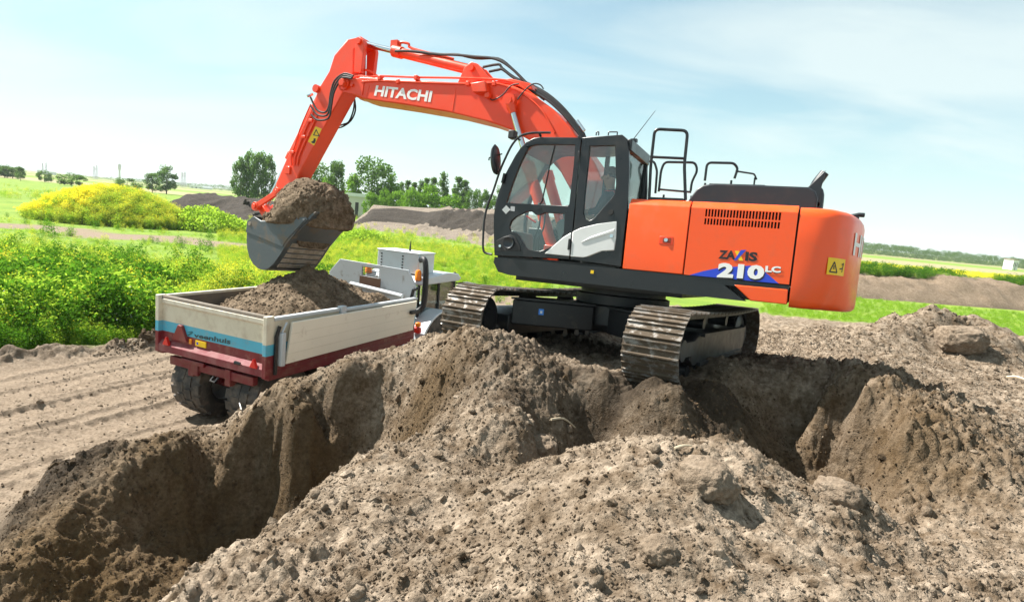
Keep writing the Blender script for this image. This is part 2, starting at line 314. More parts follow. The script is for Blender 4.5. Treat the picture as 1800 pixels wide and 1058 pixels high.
LEAF_WEED = leafmat('weed_leaves', (.175, .295, .033), (.37, .55, .048), .54, vs=.5)
LEAF_WEEDY = leafmat('yellow_green_weed_leaves', (.25, .32, .045), (.44, .53, .07), .52, vs=.5)
LEAF_GRASS = leafmat('grass_blades', (.17, .31, .03), (.34, .52, .04), .5, vs=.4)
LEAF_DARK = leafmat('dark_bush_leaves', (.07, .17, .02), vs=.8)
PETAL = leafmat('yellow_petals', (.88, .78, .08), (.9, .8, .03), .45, .1)
PETALW = leafmat('white_petals', (.75, .75, .68), None, .3, .1)
POPPY = leafmat('red_petals', (.7, .04, .01), None, .3, .1)
BARK = paint('bark', (.12, .095, .07), .9, 0, bump=.5)
SOIL_LIGHT, SOIL_BROWN, SOIL_DARK, SOIL_GOLD = (.345, .284, .222), (.115, .083, .054), (.028, .021, .015), (.10, .064, .029)  # SOIL_GOLD: subsoil with the shade of the dug walls put into its colour
def soil_mat(name, ground=False, base=SOIL_LIGHT, other=SOIL_BROWN):
    m, t, b = new_mat(name); g = N(t, 'ShaderNodeNewGeometry'); pos = g.outputs['Position']
    big = noise(t, .75, 5, .6, pos); fine = noise(t, 22, 7, .65, pos); med = noise(t, 5.5, 6, .65, pos)
    f = ramp(t, med.outputs['Fac'], .36, .66); c = mixc(t, f.outputs[0], other, base)
    f2 = ramp(t, big.outputs['Fac'], .42, .66); c = mixc(t, f2.outputs[0], c, mixc(t, .45, c, other))
    ff = ramp(t, fine.outputs['Fac'], .28, .75, (.62, .6, .58, 1), (1.22, 1.2, 1.18, 1)); mm = N(t, 'ShaderNodeMix', data_type='RGBA', blend_type='MULTIPLY'); mm.inputs[0].default_value = 1; L(t, c, mm.inputs[6]); L(t, ff.outputs[0], mm.inputs[7]); c = mm.outputs[2]
    if ground:
        at = N(t, 'ShaderNodeAttribute'); at.attribute_name = 'masks'; sp = N(t, 'ShaderNodeSeparateColor'); L(t, at.outputs['Color'], sp.inputs[0])
        mk = ff.outputs[0]
        def mulf(col):
            q = N(t, 'ShaderNodeMix', data_type='RGBA', blend_type='MULTIPLY'); q.inputs[0].default_value = 1; q.inputs[6].default_value = (*col, 1); L(t, mk, q.inputs[7]); return q.outputs[2]
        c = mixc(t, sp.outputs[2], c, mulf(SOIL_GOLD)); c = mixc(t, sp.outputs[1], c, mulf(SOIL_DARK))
        a2 = N(t, 'ShaderNodeAttribute'); a2.attribute_name = 'masks2'; s2 = N(t, 'ShaderNodeSeparateColor'); L(t, a2.outputs['Color'], s2.inputs[0])
        gm = noise(t, .35, 6, .65, pos); gcol = ramp(t, gm.outputs['Fac'], .3, .7, (.10, .185, .025, 1), (.21, .28, .04, 1)).outputs[0]
        c = mixc(t, sp.outputs[0], c, gcol)
        c = mixc(t, s2.outputs[0], c, mulf((.24, .188, .14)))       # dry sandy track
        c = mixc(t, s2.outputs[1], c, (.30, .24, .15))                # stubble fields
    L(t, c, b.inputs['Base Color']); b.inputs['Roughness'].default_value = .95; b.inputs['Specular IOR Level'].default_value = .15
    bn = N(t, 'ShaderNodeBump'); bn.inputs['Strength'].default_value = .9; bn.inputs['Distance'].default_value = .03
    hh = N(t, 'ShaderNodeMath', operation='MULTIPLY_ADD'); hh.inputs[1].default_value = .55; L(t, noise(t, 60, 5, .6, pos).outputs['Fac'], hh.inputs[0]); L(t, fine.outputs['Fac'], hh.inputs[2]); L(t, hh.outputs[0], bn.inputs['Height']); L(t, bn.outputs[0], b.inputs['Normal'])
    return m
GROUND = soil_mat('ground_soil', True); CLOD = soil_mat('loose_soil'); CLODD = soil_mat('moist_shaded_soil', base=(.12, .082, .048), other=(.055, .039, .024)); HEAPM = soil_mat('heaped_soil', base=(.25, .192, .135), other=(.10, .072, .046)); BANKD = soil_mat('dark_bank_soil', base=(.075, .063, .052), other=(.028, .024, .021)); ROCKM = soil_mat('dry_lump', base=(.28, .225, .172), other=(.18, .138, .1))  # CLODD: crumbs for dark soil and for the shade painted on dug walls

# ------------------------------------------------------------------ mesh builder
def tag(o, label=None, cat=None, group=None, kind=None):
    if label: o['label'] = label
    if cat: o['category'] = cat
    if group: o['group'] = group
    if kind: o['kind'] = kind
    return o
def empty(name, mat4, label, cat, group=None):
    o = bpy.data.objects.new(name, None); COL.objects.link(o); o.matrix_world = mat4; o.empty_display_size = .2; return tag(o, label, cat, group)
def link_mesh(name, me, mat, parent=None, loc=None, rotz=None):
    o = bpy.data.objects.new(name, me); COL.objects.link(o)
    if mat is not None:
        if not me.materials: me.materials.append(mat)
    if parent is not None: o.parent = parent
    if loc is not None: o.location = loc
    if rotz is not None: o.rotation_euler = (0, 0, rotz)
    return o
class MB:
    def __init__(s): s.v = []; s.f = []
    def add(s, v, f):
        k = len(s.v); s.v += [tuple(float(c) for c in q) for q in v]; s.f += [tuple(i + k for i in q) for q in f]; return s
    def box(s, x0, x1, y0, y1, z0, z1):
        return s.add([(x0, y0, z0), (x1, y0, z0), (x1, y1, z0), (x0, y1, z0), (x0, y0, z1), (x1, y0, z1), (x1, y1, z1), (x0, y1, z1)], [(3, 2, 1, 0), (4, 5, 6, 7), (0, 1, 5, 4), (1, 2, 6, 5), (2, 3, 7, 6), (3, 0, 4, 7)])
    def prism(s, poly, a, b, ax='y', holes=()):
        loops = [list(poly)] + [list(h) for h in holes]; flat = [q for l in loops for q in l]; n = len(flat)
        def P3(q, c): return (q[0], c, q[1]) if ax == 'y' else ((c, q[0], q[1]) if ax == 'x' else (q[0], q[1], c))
        tri = geometry.tessellate_polygon([[Vector((q[0], q[1], 0)) for q in l] for l in loops]); f = []
        if len(loops) == 1 and len(poly) <= 6: f += [tuple(range(n)), tuple(range(2 * n - 1, n - 1, -1))]
        else: f += [tuple(t) for t in tri] + [tuple(i + n for i in reversed(t)) for t in tri]
        k = 0
        for l in loops:
            m = len(l); f += [(k + i, k + (i + 1) % m, n + k + (i + 1) % m, n + k + i) for i in range(m)]; k += m
        return s.add([P3(q, a) for q in flat] + [P3(q, b) for q in flat], f)
    def tube(s, pts, r, seg=8, sub=0, caps=True):
        p = [np.array(q, float) for q in pts]
        if sub:
            o = []; n = len(p)
            for i in range(n - 1):
                a, b, c, d = p[max(i - 1, 0)], p[i], p[i + 1], p[min(i + 2, n - 1)]
                for k in range(sub):
                    t = k / sub; o.append(.5 * ((2 * b) + (c - a) * t + (2 * a - 5 * b + 4 * c - d) * t * t + (3 * b - a - 3 * c + d) * t ** 3))
            p = o + [p[-1]]
        n = len(p); rr = [r] * n if np.isscalar(r) else list(np.interp(np.linspace(0, 1, n), np.linspace(0, 1, len(r)), r)); V = []; F = []; up = None
        for i in range(n):
            t = p[min(i + 1, n - 1)] - p[max(i - 1, 0)]; t = t / (np.linalg.norm(t) + 1e-9)
            if up is None:
                up = np.cross(t, [0.13, .27, .95]); up = up / (np.linalg.norm(up) + 1e-9) if np.linalg.norm(up) > .1 else np.array([1., 0, 0])
            up = up - t * np.dot(up, t); up /= np.linalg.norm(up) + 1e-9; w = np.cross(t, up)
            for k in range(seg):
                a = 2 * math.pi * k / seg; V.append(p[i] + rr[i] * (math.cos(a) * up + math.sin(a) * w))
        for i in range(n - 1):
            for k in range(seg): F.append((i * seg + k, i * seg + (k + 1) % seg, (i + 1) * seg + (k + 1) % seg, (i + 1) * seg + k))
        if caps: F += [tuple(range(seg - 1, -1, -1)), tuple(range((n - 1) * seg, n * seg))]
        return s.add(V, F)
    def cyl(s, a, b, r0, r1=None, seg=20): return s.tube([a, b], [r0, r0 if r1 is None else r1], seg)
    def lathe(s, prof, c, ax='y', seg=32):
        V = []; F = []; n = len(prof)
        for k in range(seg):
            t = 2 * math.pi * k / seg
            for (r, h) in prof:
                q = (r * math.cos(t), h, r * math.sin(t)) if ax == 'y' else ((r * math.cos(t), r * math.sin(t), h) if ax == 'z' else (h, r * math.cos(t), r * math.sin(t)))
                V.append((q[0] + c[0], q[1] + c[1], q[2] + c[2]))
        for k in range(seg):
            for i in range(n - 1): F.append((k * n + i, k * n + i + 1, ((k + 1) % seg) * n + i + 1, ((k + 1) % seg) * n + i))
        return s.add(V, F)
    def mesh(s, ang=35):
        me = bpy.data.meshes.new('m'); me.from_pydata(s.v, [], s.f); me.validate()
        bm = bmesh.new(); bm.from_mesh(me); bmesh.ops.recalc_face_normals(bm, faces=bm.faces); bm.to_mesh(me); bm.free()
        me.polygons.foreach_set('use_smooth', np.ones(len(me.polygons), bool)); me.set_sharp_from_angle(angle=rad(ang)); return me
    def build(s, name, mat, parent=None, bevel=0.0, label=None, seg=2, ang=35):
        o = link_mesh(name, s.mesh(ang), mat, parent)
        if bevel:
            b = o.modifiers.new('bevel', 'BEVEL'); b.width = bevel; b.segments = seg; b.limit_method = 'ANGLE'; b.angle_limit = rad(38)
        if label: o['label'] = label
        return o
_text = {}
def text_geo(body, offset=.0, shear=0.0, spacing=1.0):
    k = (body, offset, shear)
    if k in _text: return _text[k]
    cu = bpy.data.curves.new('t', 'FONT'); cu.body = body; cu.offset = offset; cu.shear = shear; cu.resolution_u = 3; cu.space_character = spacing
    ob = bpy.data.objects.new('t', cu); COL.objects.link(ob); dg = bpy.context.evaluated_depsgraph_get(); me = ob.evaluated_get(dg).to_mesh()
    v = np.array([q.co[:] for q in me.vertices]); f = [tuple(p.vertices) for p in me.polygons]
    bpy.data.objects.remove(ob); bpy.data.curves.remove(cu)
    lo = v.min(0); hi = v.max(0); uv = (v[:, :2] - lo[:2]) / (hi - lo)[:2]; _text[k] = (uv, f); return uv, f
def quad_text(name, body, corners, mat, parent, offset=.03, shear=0.0, spacing=1.0):
    """corners: TL, TR, BR, BL 3-D points"""
    uv, f = text_geo(body, offset, shear, spacing); tl, tr, br, bl = [np.array(c, float) for c in corners]
    v = [(1 - a) * ((1 - b) * bl + b * tl) + a * ((1 - b) * br + b * tr) for a, b in uv]
    m = MB(); m.add(v, f); me = bpy.data.meshes.new('m'); me.from_pydata(m.v, [], m.f); return link_mesh(name, me, mat, parent)

def m4(R3, t):
    return Matrix(((R3[0][0], R3[0][1], R3[0][2], t[0]), (R3[1][0], R3[1][1], R3[1][2], t[1]), (R3[2][0], R3[2][1], R3[2][2], t[2]), (0, 0, 0, 1)))

# ------------------------------------------------------------------ ground sheet
def masks_for(x, y, z, weeds, road, soil):
    n = fbm(x, y, 1.3, 3, 61); n2 = fbm(x, y, .5, 3, 62)
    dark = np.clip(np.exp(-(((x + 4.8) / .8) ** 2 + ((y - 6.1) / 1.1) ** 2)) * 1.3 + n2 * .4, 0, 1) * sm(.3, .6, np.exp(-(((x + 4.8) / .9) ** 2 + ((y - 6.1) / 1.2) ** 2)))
    # freshly dug walls: golden brown subsoil, its colour darkened for trench and pit shade
    gold = np.zeros(len(x))
    for (cx, cy, rx, ry, a) in ((-.95, 6.4, .55, .75, .9), (-2.6, 5.9, 1.5, 1.3, 1.0), (2.6, 5.9, 1.7, .8, .7), (3.6, 5.4, .9, .9, .7), (-3.6, 4.9, 1.1, 1.1, .95), (-1.9, 6.4, .7, .7, 1.0)):
        gold = np.maximum(gold, a * np.exp(-(((x - cx) / rx) ** 2 + ((y - cy) / ry) ** 2)))
    gold = np.clip(gold + .25 * n * (gold > .15), 0, 1)
    # moist earth round the tracks, with pit and trench wall shade painted in
    damp_shade = .55 * np.exp(-(((x - 1.0) / 1.5) ** 2 + ((y - 6.6) / 1.0) ** 2)) + .85 * np.exp(-(((x - 2.1) / 1.4) ** 2 + ((y - 5.9) / .75) ** 2)) + .75 * np.exp(-(((x + 2.0) / 1.1) ** 2 + ((y - 6.1) / .8) ** 2)) + .5 * np.exp(-(((x - .3) / .5) ** 2 + ((y - 6.0) / 1.0) ** 2))
    dark = np.clip(np.maximum(dark, damp_shade * (.7 + .8 * n2)), 0, .85)
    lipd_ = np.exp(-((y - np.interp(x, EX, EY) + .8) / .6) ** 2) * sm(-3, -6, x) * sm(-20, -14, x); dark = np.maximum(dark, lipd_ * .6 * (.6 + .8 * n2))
    path = sm(2.4, 1.5, polydist(x, y, TRACKPATH) + .8 * fbm(x, y, 4, 2, 8))
    pit = sm(.35, .6, np.exp(-(((x + 1.5) / 7.5) ** 2 + ((y - 27) / 3.5) ** 2)) + .15 * fbm(x, y, 3, 3, 19)) * sm(-12, -4, x)
    sand = np.clip(np.maximum(path, pit), 0, 1); sand = np.maximum(sand, road * .75 * (1 - lipd_))
    fars = sm(100, 130, y) * sm(.1, .35, np.sin(y / 31.0 + x / 260.0) + .2 * fbm(x, y, 40, 2, 5)) * .8
    grass = np.clip(weeds * (1 - path * .95) * (1 - pit), 0, 1)
    return np.stack([grass, dark, gold, np.ones(len(x))], 1), np.stack([sand, fars, np.zeros(len(x)), np.ones(len(x))], 1)
me, gx_, gy_, gz_, gm_ = grid_mesh(GX, GY, terrain)
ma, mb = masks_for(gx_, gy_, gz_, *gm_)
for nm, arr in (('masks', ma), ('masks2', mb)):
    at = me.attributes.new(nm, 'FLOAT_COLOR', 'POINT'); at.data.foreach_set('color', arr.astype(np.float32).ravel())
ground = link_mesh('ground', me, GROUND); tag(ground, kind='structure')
def hz(x, y): return terrain(np.atleast_1d(np.asarray(x, float)), np.atleast_1d(np.asarray(y, float)))[0]

def hit(px, py, far=40.0):
    d = ray(px, py); d = d / np.linalg.norm(d[:2]); t = np.arange(1.5, far, .01); p = CAM + d * t[:, None]; hh_ = terrain(p[:, 0], p[:, 1])[0]; k = np.argmax(p[:, 2] < hh_); return p[k]
# ------------------------------------------------------------------ the excavator
EXC = empty('excavator', m4(MU, MT), 'orange crawler excavator on the soil mound, loaded bucket raised over the trailer', 'excavator')
S = 1.3157
def y3(pts, Y): return [(a, Y, b) for a, b in pts]
# --- undercarriage
UNDL = MU.T @ MD                                # its own heading within the excavator frame
UM = m4(UNDL, (0, 0, 0))
def upart(o): o.matrix_local = UM; return o
cf = MB(); cf.lathe([(0, .40), (.55, .40), (.66, .50), (.66, .76), (0, .76)], (0, 0, 0), 'z', 24)
cfo = upart(cf.build('center_frame', STEELF, EXC, .01))
for su in (-1, 1):
    for sw in (-1, 1):
        lg = MB(); lg.prism([(su * .70, sw * .10), (su * 1.36, sw * 1.0), (su * .72, sw * 1.02), (su * .15, sw * .62)], .40, .74, 'z'); lo_ = lg.build('frame_leg', STEELF, cfo, .02)
        rb = MB(); rb.prism([(su * .72, sw * .08), (su * 1.40, sw * 1.0), (su * .70, sw * 1.03), (su * .12, sw * .64)], .742, .765, 'z'); rb.build('top_flange', STEELF, cfo)
a_, b_ = np.array([.70, -.10]), np.array([1.36, -1.0]); t_ = (b_ - a_) / np.linalg.norm(b_ - a_); n_ = np.array([-t_[1], t_[0]])
if n_[0] < 0: n_ = -n_
c_ = a_ + t_ * .72 + n_ * .004; m = MB(); m.prism([tuple(c_ - t_ * .035), tuple(c_ + t_ * .035), tuple(c_ + t_ * .035 + n_ * .003), tuple(c_ - t_ * .035 + n_ * .003)], .56, .64, 'z'); m.build('blue_sticker', BLUES, cfo)
m = MB(); c_ = c_ + n_ * .004; m.prism([tuple(c_ - t_ * .015), tuple(c_ + t_ * .015), tuple(c_ + t_ * .015 + n_ * .002), tuple(c_ - t_ * .015 + n_ * .002)], .58, .615, 'z'); m.build('sticker_mark', WHITE, cfo)
m = MB(); m.lathe([(0, .74), (.62, .74), (.66, .78), (.66, .90), (.60, .92), (.60, 1.0), (0, 1.0)], (0, 0, 0), 'z', 40); m.build('swing_bearing', STEELF, EXC)
NSH = 51; RW = .405; HALF = 1.765
PER = 4 * HALF + 2 * math.pi * RW
def track_pos(s):
    s %= PER
    if s < 2 * HALF: return (-HALF + s, RW), 0.0                       # top run, rear to front
    s -= 2 * HALF
    if s < math.pi * RW: a = s / RW; return (HALF + RW * math.sin(a), RW * math.cos(a)), -a
    s -= math.pi * RW
    if s < 2 * HALF: return (HALF - s, -RW), -math.pi
    s -= 2 * HALF; a = s / RW; return (-HALF - RW * math.sin(a), -RW * math.cos(a)), -math.pi - a
sh = MB(); SW = .61
prof = [(-.094, -.012), (.094, -.012), (.094, .006), (.088, .030), (.074, .030), (.066, .006), (.008, .006), (.006, .024), (-.006, .024), (-.008, .006), (-.062, .006), (-.066, .026), (-.078, .026), (-.084, .006), (-.094, .006)]
sh.prism(prof, -SW / 2, SW / 2, 'y'); shoe_me = sh.mesh(); shoe_me.materials.append(SHOEM)
lk = MB(); lk.box(-.085, .085, -.11, -.06, -.10, -.012); lk.box(-.085, .085, .06, .11, -.10, -.012)
for side in (-1, 1):
    wc = side * 1.2163; fr = MB()
    fr.prism([(-1.45, .30), (-1.3, .25), (1.3, .25), (1.42, .32), (1.42, .52), (1.15, .60), (-1.1, .60), (-1.45, .55)], wc - .22, wc + .22, 'y')
    tf = upart(fr.build('track_frame', STEELF, EXC, .015))
    st = MB(); st.box(-1.15, 1.15, wc + side * .225, wc + side * .262, .245, .285); st.prism([(-1.2, .56), (1.1, .58), (1.1, .62), (-1.2, .61)], wc + .18, wc + .27, 'y'); st.build('track_guard', STEELF, tf)
    ch = MB()
    for k in range(NSH):
        (u, z), a = track_pos(k * PER / NSH); ca, sa = math.cos(a), math.sin(a)
        for (x0, x1) in ((-.11, -.06), (.06, .11)):
            b = MB(); b.box(-.09, .09, x0, x1, -.10, -.013); ch.add([(u + q[0] * ca - q[2] * sa, wc + q[1], .46 + z + q[0] * sa + q[2] * ca) for q in b.v], b.f)
    tc_ = upart(ch.build('track_chain', STEELF, EXC))
    for k in range(NSH):
        (u, z), a = track_pos(k * PER / NSH); so = bpy.data.objects.new('track_shoe', shoe_me); COL.objects.link(so); so.parent = tc_
        sag = -.035 * math.sin(math.pi * (u + HALF) / (2 * HALF)) if (z > .3 and abs(u) < HALF) else 0
        so.location = (u, wc, .46 + z + sag); so.rotation_euler = (0, -a, 0)
    for cxu, nm, rr in ((1.765, 'idler', .30), (-1.765, 'sprocket', .31)):
        w = MB(); w.lathe([(0, -.16), (.14, -.16), (.16, -.10), (.25, -.10), (rr, -.07), (rr, .07), (.25, .10), (.16, .10), (.14, .16), (0, .16)], (cxu, wc, .46), 'y', 30)
        if nm == 'sprocket':
            for k in range(18):
                a = 2 * math.pi * k / 18; w.cyl((cxu + rr * math.cos(a), wc - .04, .46 + rr * math.sin(a)), (cxu + rr * math.cos(a), wc + .04, .46 + rr * math.sin(a)), .035, seg=6)
        w.build(nm, STEELF, tf)
    for k in range(7):
        w = MB(); w.cyl((-1.25 + k * .415, wc - .15, .17), (-1.25 + k * .415, wc + .15, .17), .085, seg=14); w.build('roller', STEELF, tf)
    for k in (-.6, .6):
        w = MB(); w.cyl((k, wc - .12, .70), (k, wc + .12, .70), .07, seg=12); w.build('carrier_roller', STEELF, tf)
    w = MB(); w.cyl((1.765, wc + side * .16, .46), (1.765, wc + side * .23, .46), .12, seg=18); w.box(1.3, 1.9, wc + side * .17, wc + side * .225, .38, .54); w.build('idler_bracket', paint('idler_paint', (.03, .032, .034), .5, .5), tf)
# --- platform, side beam
m = MB()
m.prism([(1.44, 1.27), (1.45, 1.20), (1.37, 1.08), (1.2, 1.05), (-1.74, 1.045), (-1.50, 1.20), (-2.165, 1.20), (-2.165, 1.262), (-2.165, 1.262), (-.3, 1.272)], 1.10, S - .004, 'y'); m.build('side_beam', BLACKP, EXC, .02, 'black side beam below the cab and covers')
m = MB(); m.prism([(1.44, 1.27), (1.45, 1.20), (1.37, 1.08), (1.2, 1.05), (-2.165, 1.045), (-2.165, 1.262)], -S, -1.1, 'y'); m.build('side_beam', BLACKP, EXC, .02)
m = MB(); m.box(-2.16, 1.30, -1.10, 1.10, 1.06, 1.25); m.box(-1.0, 1.25, -1.0, 1.0, .99, 1.06); m.build('platform', STEELF, EXC, .01)
m = MB(); m.prism(xz(c3((677, 883), (955, 908), (950, 985), (760, 965)), S), S - .05, S + .006, 'y'); m.build('lower_skirt', ORANGE, EXC, .01)
m = MB(); q = pl(1041, 478, 1, S); m.box(q[0] - .02, q[0] + .02, S - .005, S + .004, q[2] - .02, q[2] + .02); m.build('reflector', YELLOWD, EXC)
# --- side covers
def cover_profile(): return [(S, 1.275), (S, 2.045), (S - .006, 2.06), (S - .055, 2.118), (S - .075, 2.128), (.62, 2.135), (.62, 2.10), (S - .08, 2.10), (S - .03, 2.05), (S - .03, 1.275)]
m = MB(); m.prism(cover_profile(), -1.030, -.315, 'x'); pc = m.build('side_cover', ORANGE, EXC, .008, 'plain orange side cover behind the cab')
def latch(parent):
    lx = xz(c3((292, 632), (362, 635), (360, 678), (288, 672)), S); m = MB(); m.prism(lx, S - .01, S + .004, 'y'); o = m.build('latch', ORANGE2, parent, .004)
    lx2 = xz(c3((310, 642), (352, 642), (350, 668), (308, 665)), S); m = MB(); m.prism(lx2, S + .002, S + .006, 'y'); m.build('latch_recess', paint('latch_dark', (.25, .03, .005), .5), parent)
    q = pl(*c3((326, 652))[0], 1, S); m = MB(); m.cyl((q[0], S, q[2]), (q[0], S + .014, q[2]), .022, seg=14); m.build('lock', CHROME, parent)
latch(pc)
m = MB(); holes = []; x0, x1, n = -1.215, -1.985, 24
for i in range(n):
    a = x0 + (x1 - x0) * i / (n - 1)
    for (zb, zt) in ((1.865, 1.935), (1.955, 2.04)): holes.append([(a - .010, zb), (a + .010, zb), (a + .010, zt), (a - .010, zt)])
m.prism([(-1.045, 1.275), (-2.16, 1.275), (-2.16, 2.046), (-1.045, 2.046)], S - .025, S, 'y', holes)
m.prism([(S, 2.046), (S - .006, 2.06), (S - .055, 2.118), (S - .075, 2.128), (.62, 2.135), (.62, 2.10), (S - .08, 2.10), (S - .025, 2.046)], -2.16, -1.045, 'x')
pc2 = m.build('side_cover', ORANGE, EXC, 0, 'orange engine side cover with vent slots and lettering')
m = MB(); m.box(-2.20, -.34, .3, S - .06, 1.26, 2.09); m.build('engine_bay', paint('engine_dark', (.012, .012, .012), .7), EXC)
YD = S + .003
def cquad(pts, off=0.0): return [np.array([a, YD + off, b]) for a, b in xz(c3(*pts), YD)]
m = MB(); tri = xz(c3((447, 833), (520, 812), (598, 796), (760, 784), (840, 820), (908, 877)), YD); m.prism(tri, S + .0015, S + .0035, 'y'); m.build('blue_swoosh', BLUED, pc2)
quad_text('lettering', 'ZA', cquad([(601, 704), (686, 708), (682, 755), (594, 748)]), BLACKD, pc2, .045)
quad_text('lettering', 'IS', cquad([(738, 712), (800, 716), (795, 764), (732, 760)]), BLACKD, pc2, .045)
for pts, mt in (([(712, 704), (740, 703), (690, 757), (676, 757)], BLUED), ([(680, 708), (702, 709), (724, 759), (702, 758)], YELLOWD)):
    m = MB(); pq = xz(c3(*pts), YD); m.prism(pq, S + .0015, S + (.0045 if mt is BLUED else .0035), 'y'); m.build('letter_stroke', mt, pc2)
quad_text('lettering', '210', cquad([(600, 774), (840, 791), (832, 866), (588, 853)], .0015), BLACKD, pc2, .06)
quad_text('lettering', '210', cquad([(597, 768), (837, 784), (829, 857), (587, 845)], .004), WHITE, pc2, .055)
quad_text('lettering', 'LC', cquad([(842, 789), (921, 793), (919, 826), (838, 821)], .0015), BLACKD, pc2, .05)
quad_text('lettering', 'LC', cquad([(840, 785), (919, 789), (917, 822), (837, 817)], .004), WHITE, pc2, .05)
# --- counterweight
def cw_contour(ins):
    pts = []
    half = [(-2.180, 1.315), (-2.34, 1.312), (-2.44, 1.295), (-2.53, 1.255), (-2.60, 1.19), (-2.655, 1.10)]
    for t in np.linspace(1.05, 0, 12): half.append((-math.sqrt(2.89 ** 2 - t * t), t))
    full = half + [(a, -b) for a, b in reversed(half[:-1])]
    for i, (a, b) in enumerate(full):
        p0 = np.array(full[max(i - 1, 0)]); p1 = np.array(full[min(i + 1, len(full) - 1)]); t = p1 - p0; nrm = np.array([t[1], -t[0]]); nrm /= np.linalg.norm(nrm) + 1e-9
        if nrm @ (np.array([a, b]) - np.array([-2.1, 0])) < 0: nrm = -nrm
        q = np.array([a, b]) - nrm * ins
        if i in (0, len(full) - 1): q[0] = -2.180
        pts.append(q)
    return pts
lev = [(1.03, .06), (1.04, .03), (1.065, .008), (1.12, 0), (1.32, 0), (1.72, 0), (2.0, .004), (2.05, .016), (2.085, .04), (2.108, .075), (2.12, .13)]
V = []; F = []; nC = len(cw_contour(0))
for z, ins in lev:
    c0 = cw_contour(ins); cut = max(0.0, (1.42 - z)) * .32
    for i, (a, b) in enumerate(c0):
        w_ = math.exp(-((abs(b) - 1.12) / .22) ** 2) if a < -2.36 else 0.0
        V.append((a + cut * w_ * .8, b - math.copysign(cut * w_ * .45, b), z))
for k in range(len(lev) - 1):
    for i in range(nC - 1): F.append((k * nC + i, k * nC + i + 1, (k + 1) * nC + i + 1, (k + 1) * nC + i))
    F.append((k * nC + nC - 1, k * nC, (k + 1) * nC, (k + 1) * nC + nC - 1))
F += [tuple(range(nC)), tuple(range((len(lev) - 1) * nC, len(lev) * nC))]
m = MB(); m.add(V, F); CW = m.build('counterweight', ORANGE, EXC, 0, None, ang=50)
uv, f = text_geo('HITACHI', .02); m = MB(); vv = []
for a, b in uv:
    yy = .92 - 1.84 * a; vv.append((-math.sqrt(2.896 ** 2 - yy * yy), yy, 1.66 + .25 * b))
m.add(vv, f); me2 = bpy.data.meshes.new('m'); me2.from_pydata(m.v, [], m.f); link_mesh('lettering', me2, WHITE, CW)
# warning label on the counterweight corner
def cwpt(s, z):  # arc-length along the near corner
    c = np.array(cw_contour(-.003)); d = np.r_[0, np.cumsum(np.linalg.norm(np.diff(c, axis=0), axis=1))]; return (np.interp(s, d, c[:, 0]), np.interp(s, d, c[:, 1]), z)
m = MB(); n = 8; V = [cwpt(.33 + .26 * i / n, z) for z in (1.42, 1.60) for i in range(n + 1)]; m.add(V, [(i, i + 1, n + 2 + i, n + 1 + i) for i in range(n)]); me2 = bpy.data.meshes.new('m'); me2.from_pydata(m.v, [], m.f); wl = link_mesh('warning_label', me2, YELLOWD, CW)
def cwpt2(s, z):
    c = np.array(cw_contour(-.0055)); d = np.r_[0, np.cumsum(np.linalg.norm(np.diff(c, axis=0), axis=1))]; return (np.interp(s, d, c[:, 0]), np.interp(s, d, c[:, 1]), z)
def wline(a, b, w=.007):
    ds, dz = b[0] - a[0], b[1] - a[1]; l = math.hypot(ds, dz); ns, nz = -dz / l * w, ds / l * w
    return [cwpt2(a[0] + ns, a[1] + nz), cwpt2(b[0] + ns, b[1] + nz), cwpt2(b[0] - ns, b[1] - nz), cwpt2(a[0] - ns, a[1] - nz)]
V = []
for a, b in (((.36, 1.45), (.46, 1.45)), ((.36, 1.45), (.41, 1.56)), ((.46, 1.45), (.41, 1.56)), ((.41, 1.48), (.41, 1.52)), ((.50, 1.49), (.55, 1.50)), ((.55, 1.46), (.565, 1.56)), ((.53, 1.54), (.565, 1.55))): V += wline(a, b)
me2 = bpy.data.meshes.new('m'); me2.from_pydata(V, [], [(4 * i, 4 * i + 1, 4 * i + 2, 4 * i + 3) for i in range(len(V) // 4)]); link_mesh('pictogram', me2, BLACKD, wl)
m = MB(); m.box(-2.80, -2.66, .05, .30, 2.125, 2.15); m.tube([(-2.66, .17, 2.15), (-2.80, .17, 2.19), (-2.86, .17, 2.19)], .03, 8); m.build('rear_camera', GREYP, EXC, .01)
# --- hood, exhaust
m = MB(); m.prism([(-.86, 2.14), (-.97, 2.34), (-1.05, 2.40), (-1.2, 2.425), (-2.22, 2.415), (-2.30, 2.37), (-2.335, 2.29), (-2.335, 2.13)], -.85, .74, 'y'); m.build('engine_hood', GREYP, EXC, .06, None, 4)
m = MB(); m.box(-1.75, -1.1, .35, .6, 2.425, 2.445); m.build('hood_plate', BLACKP, EXC, .006)
for a in (-1.18, -2.05):
    m = MB(); m.box(a - .09, a + .09, .76, .90, 2.13, 2.152); m.build('hood_hinge', BLACKP, EXC, .006)
m = MB(); m.tube([(-2.34, -.15, 2.1), (-2.34, -.15, 2.45), (-2.29, -.15, 2.56), (-2.38, -.15, 2.74)], [.07, .07, .065, .055], 12, 4); m.build('exhaust_stack', GREYP, EXC)
m = MB(); m.prism([(-2.20, 2.50), (-2.385, 2.73), (-2.36, 2.50), (-2.37, 2.30)], -.16, .1, 'y'); m.build('exhaust_deflector', GREYP, EXC, .012)
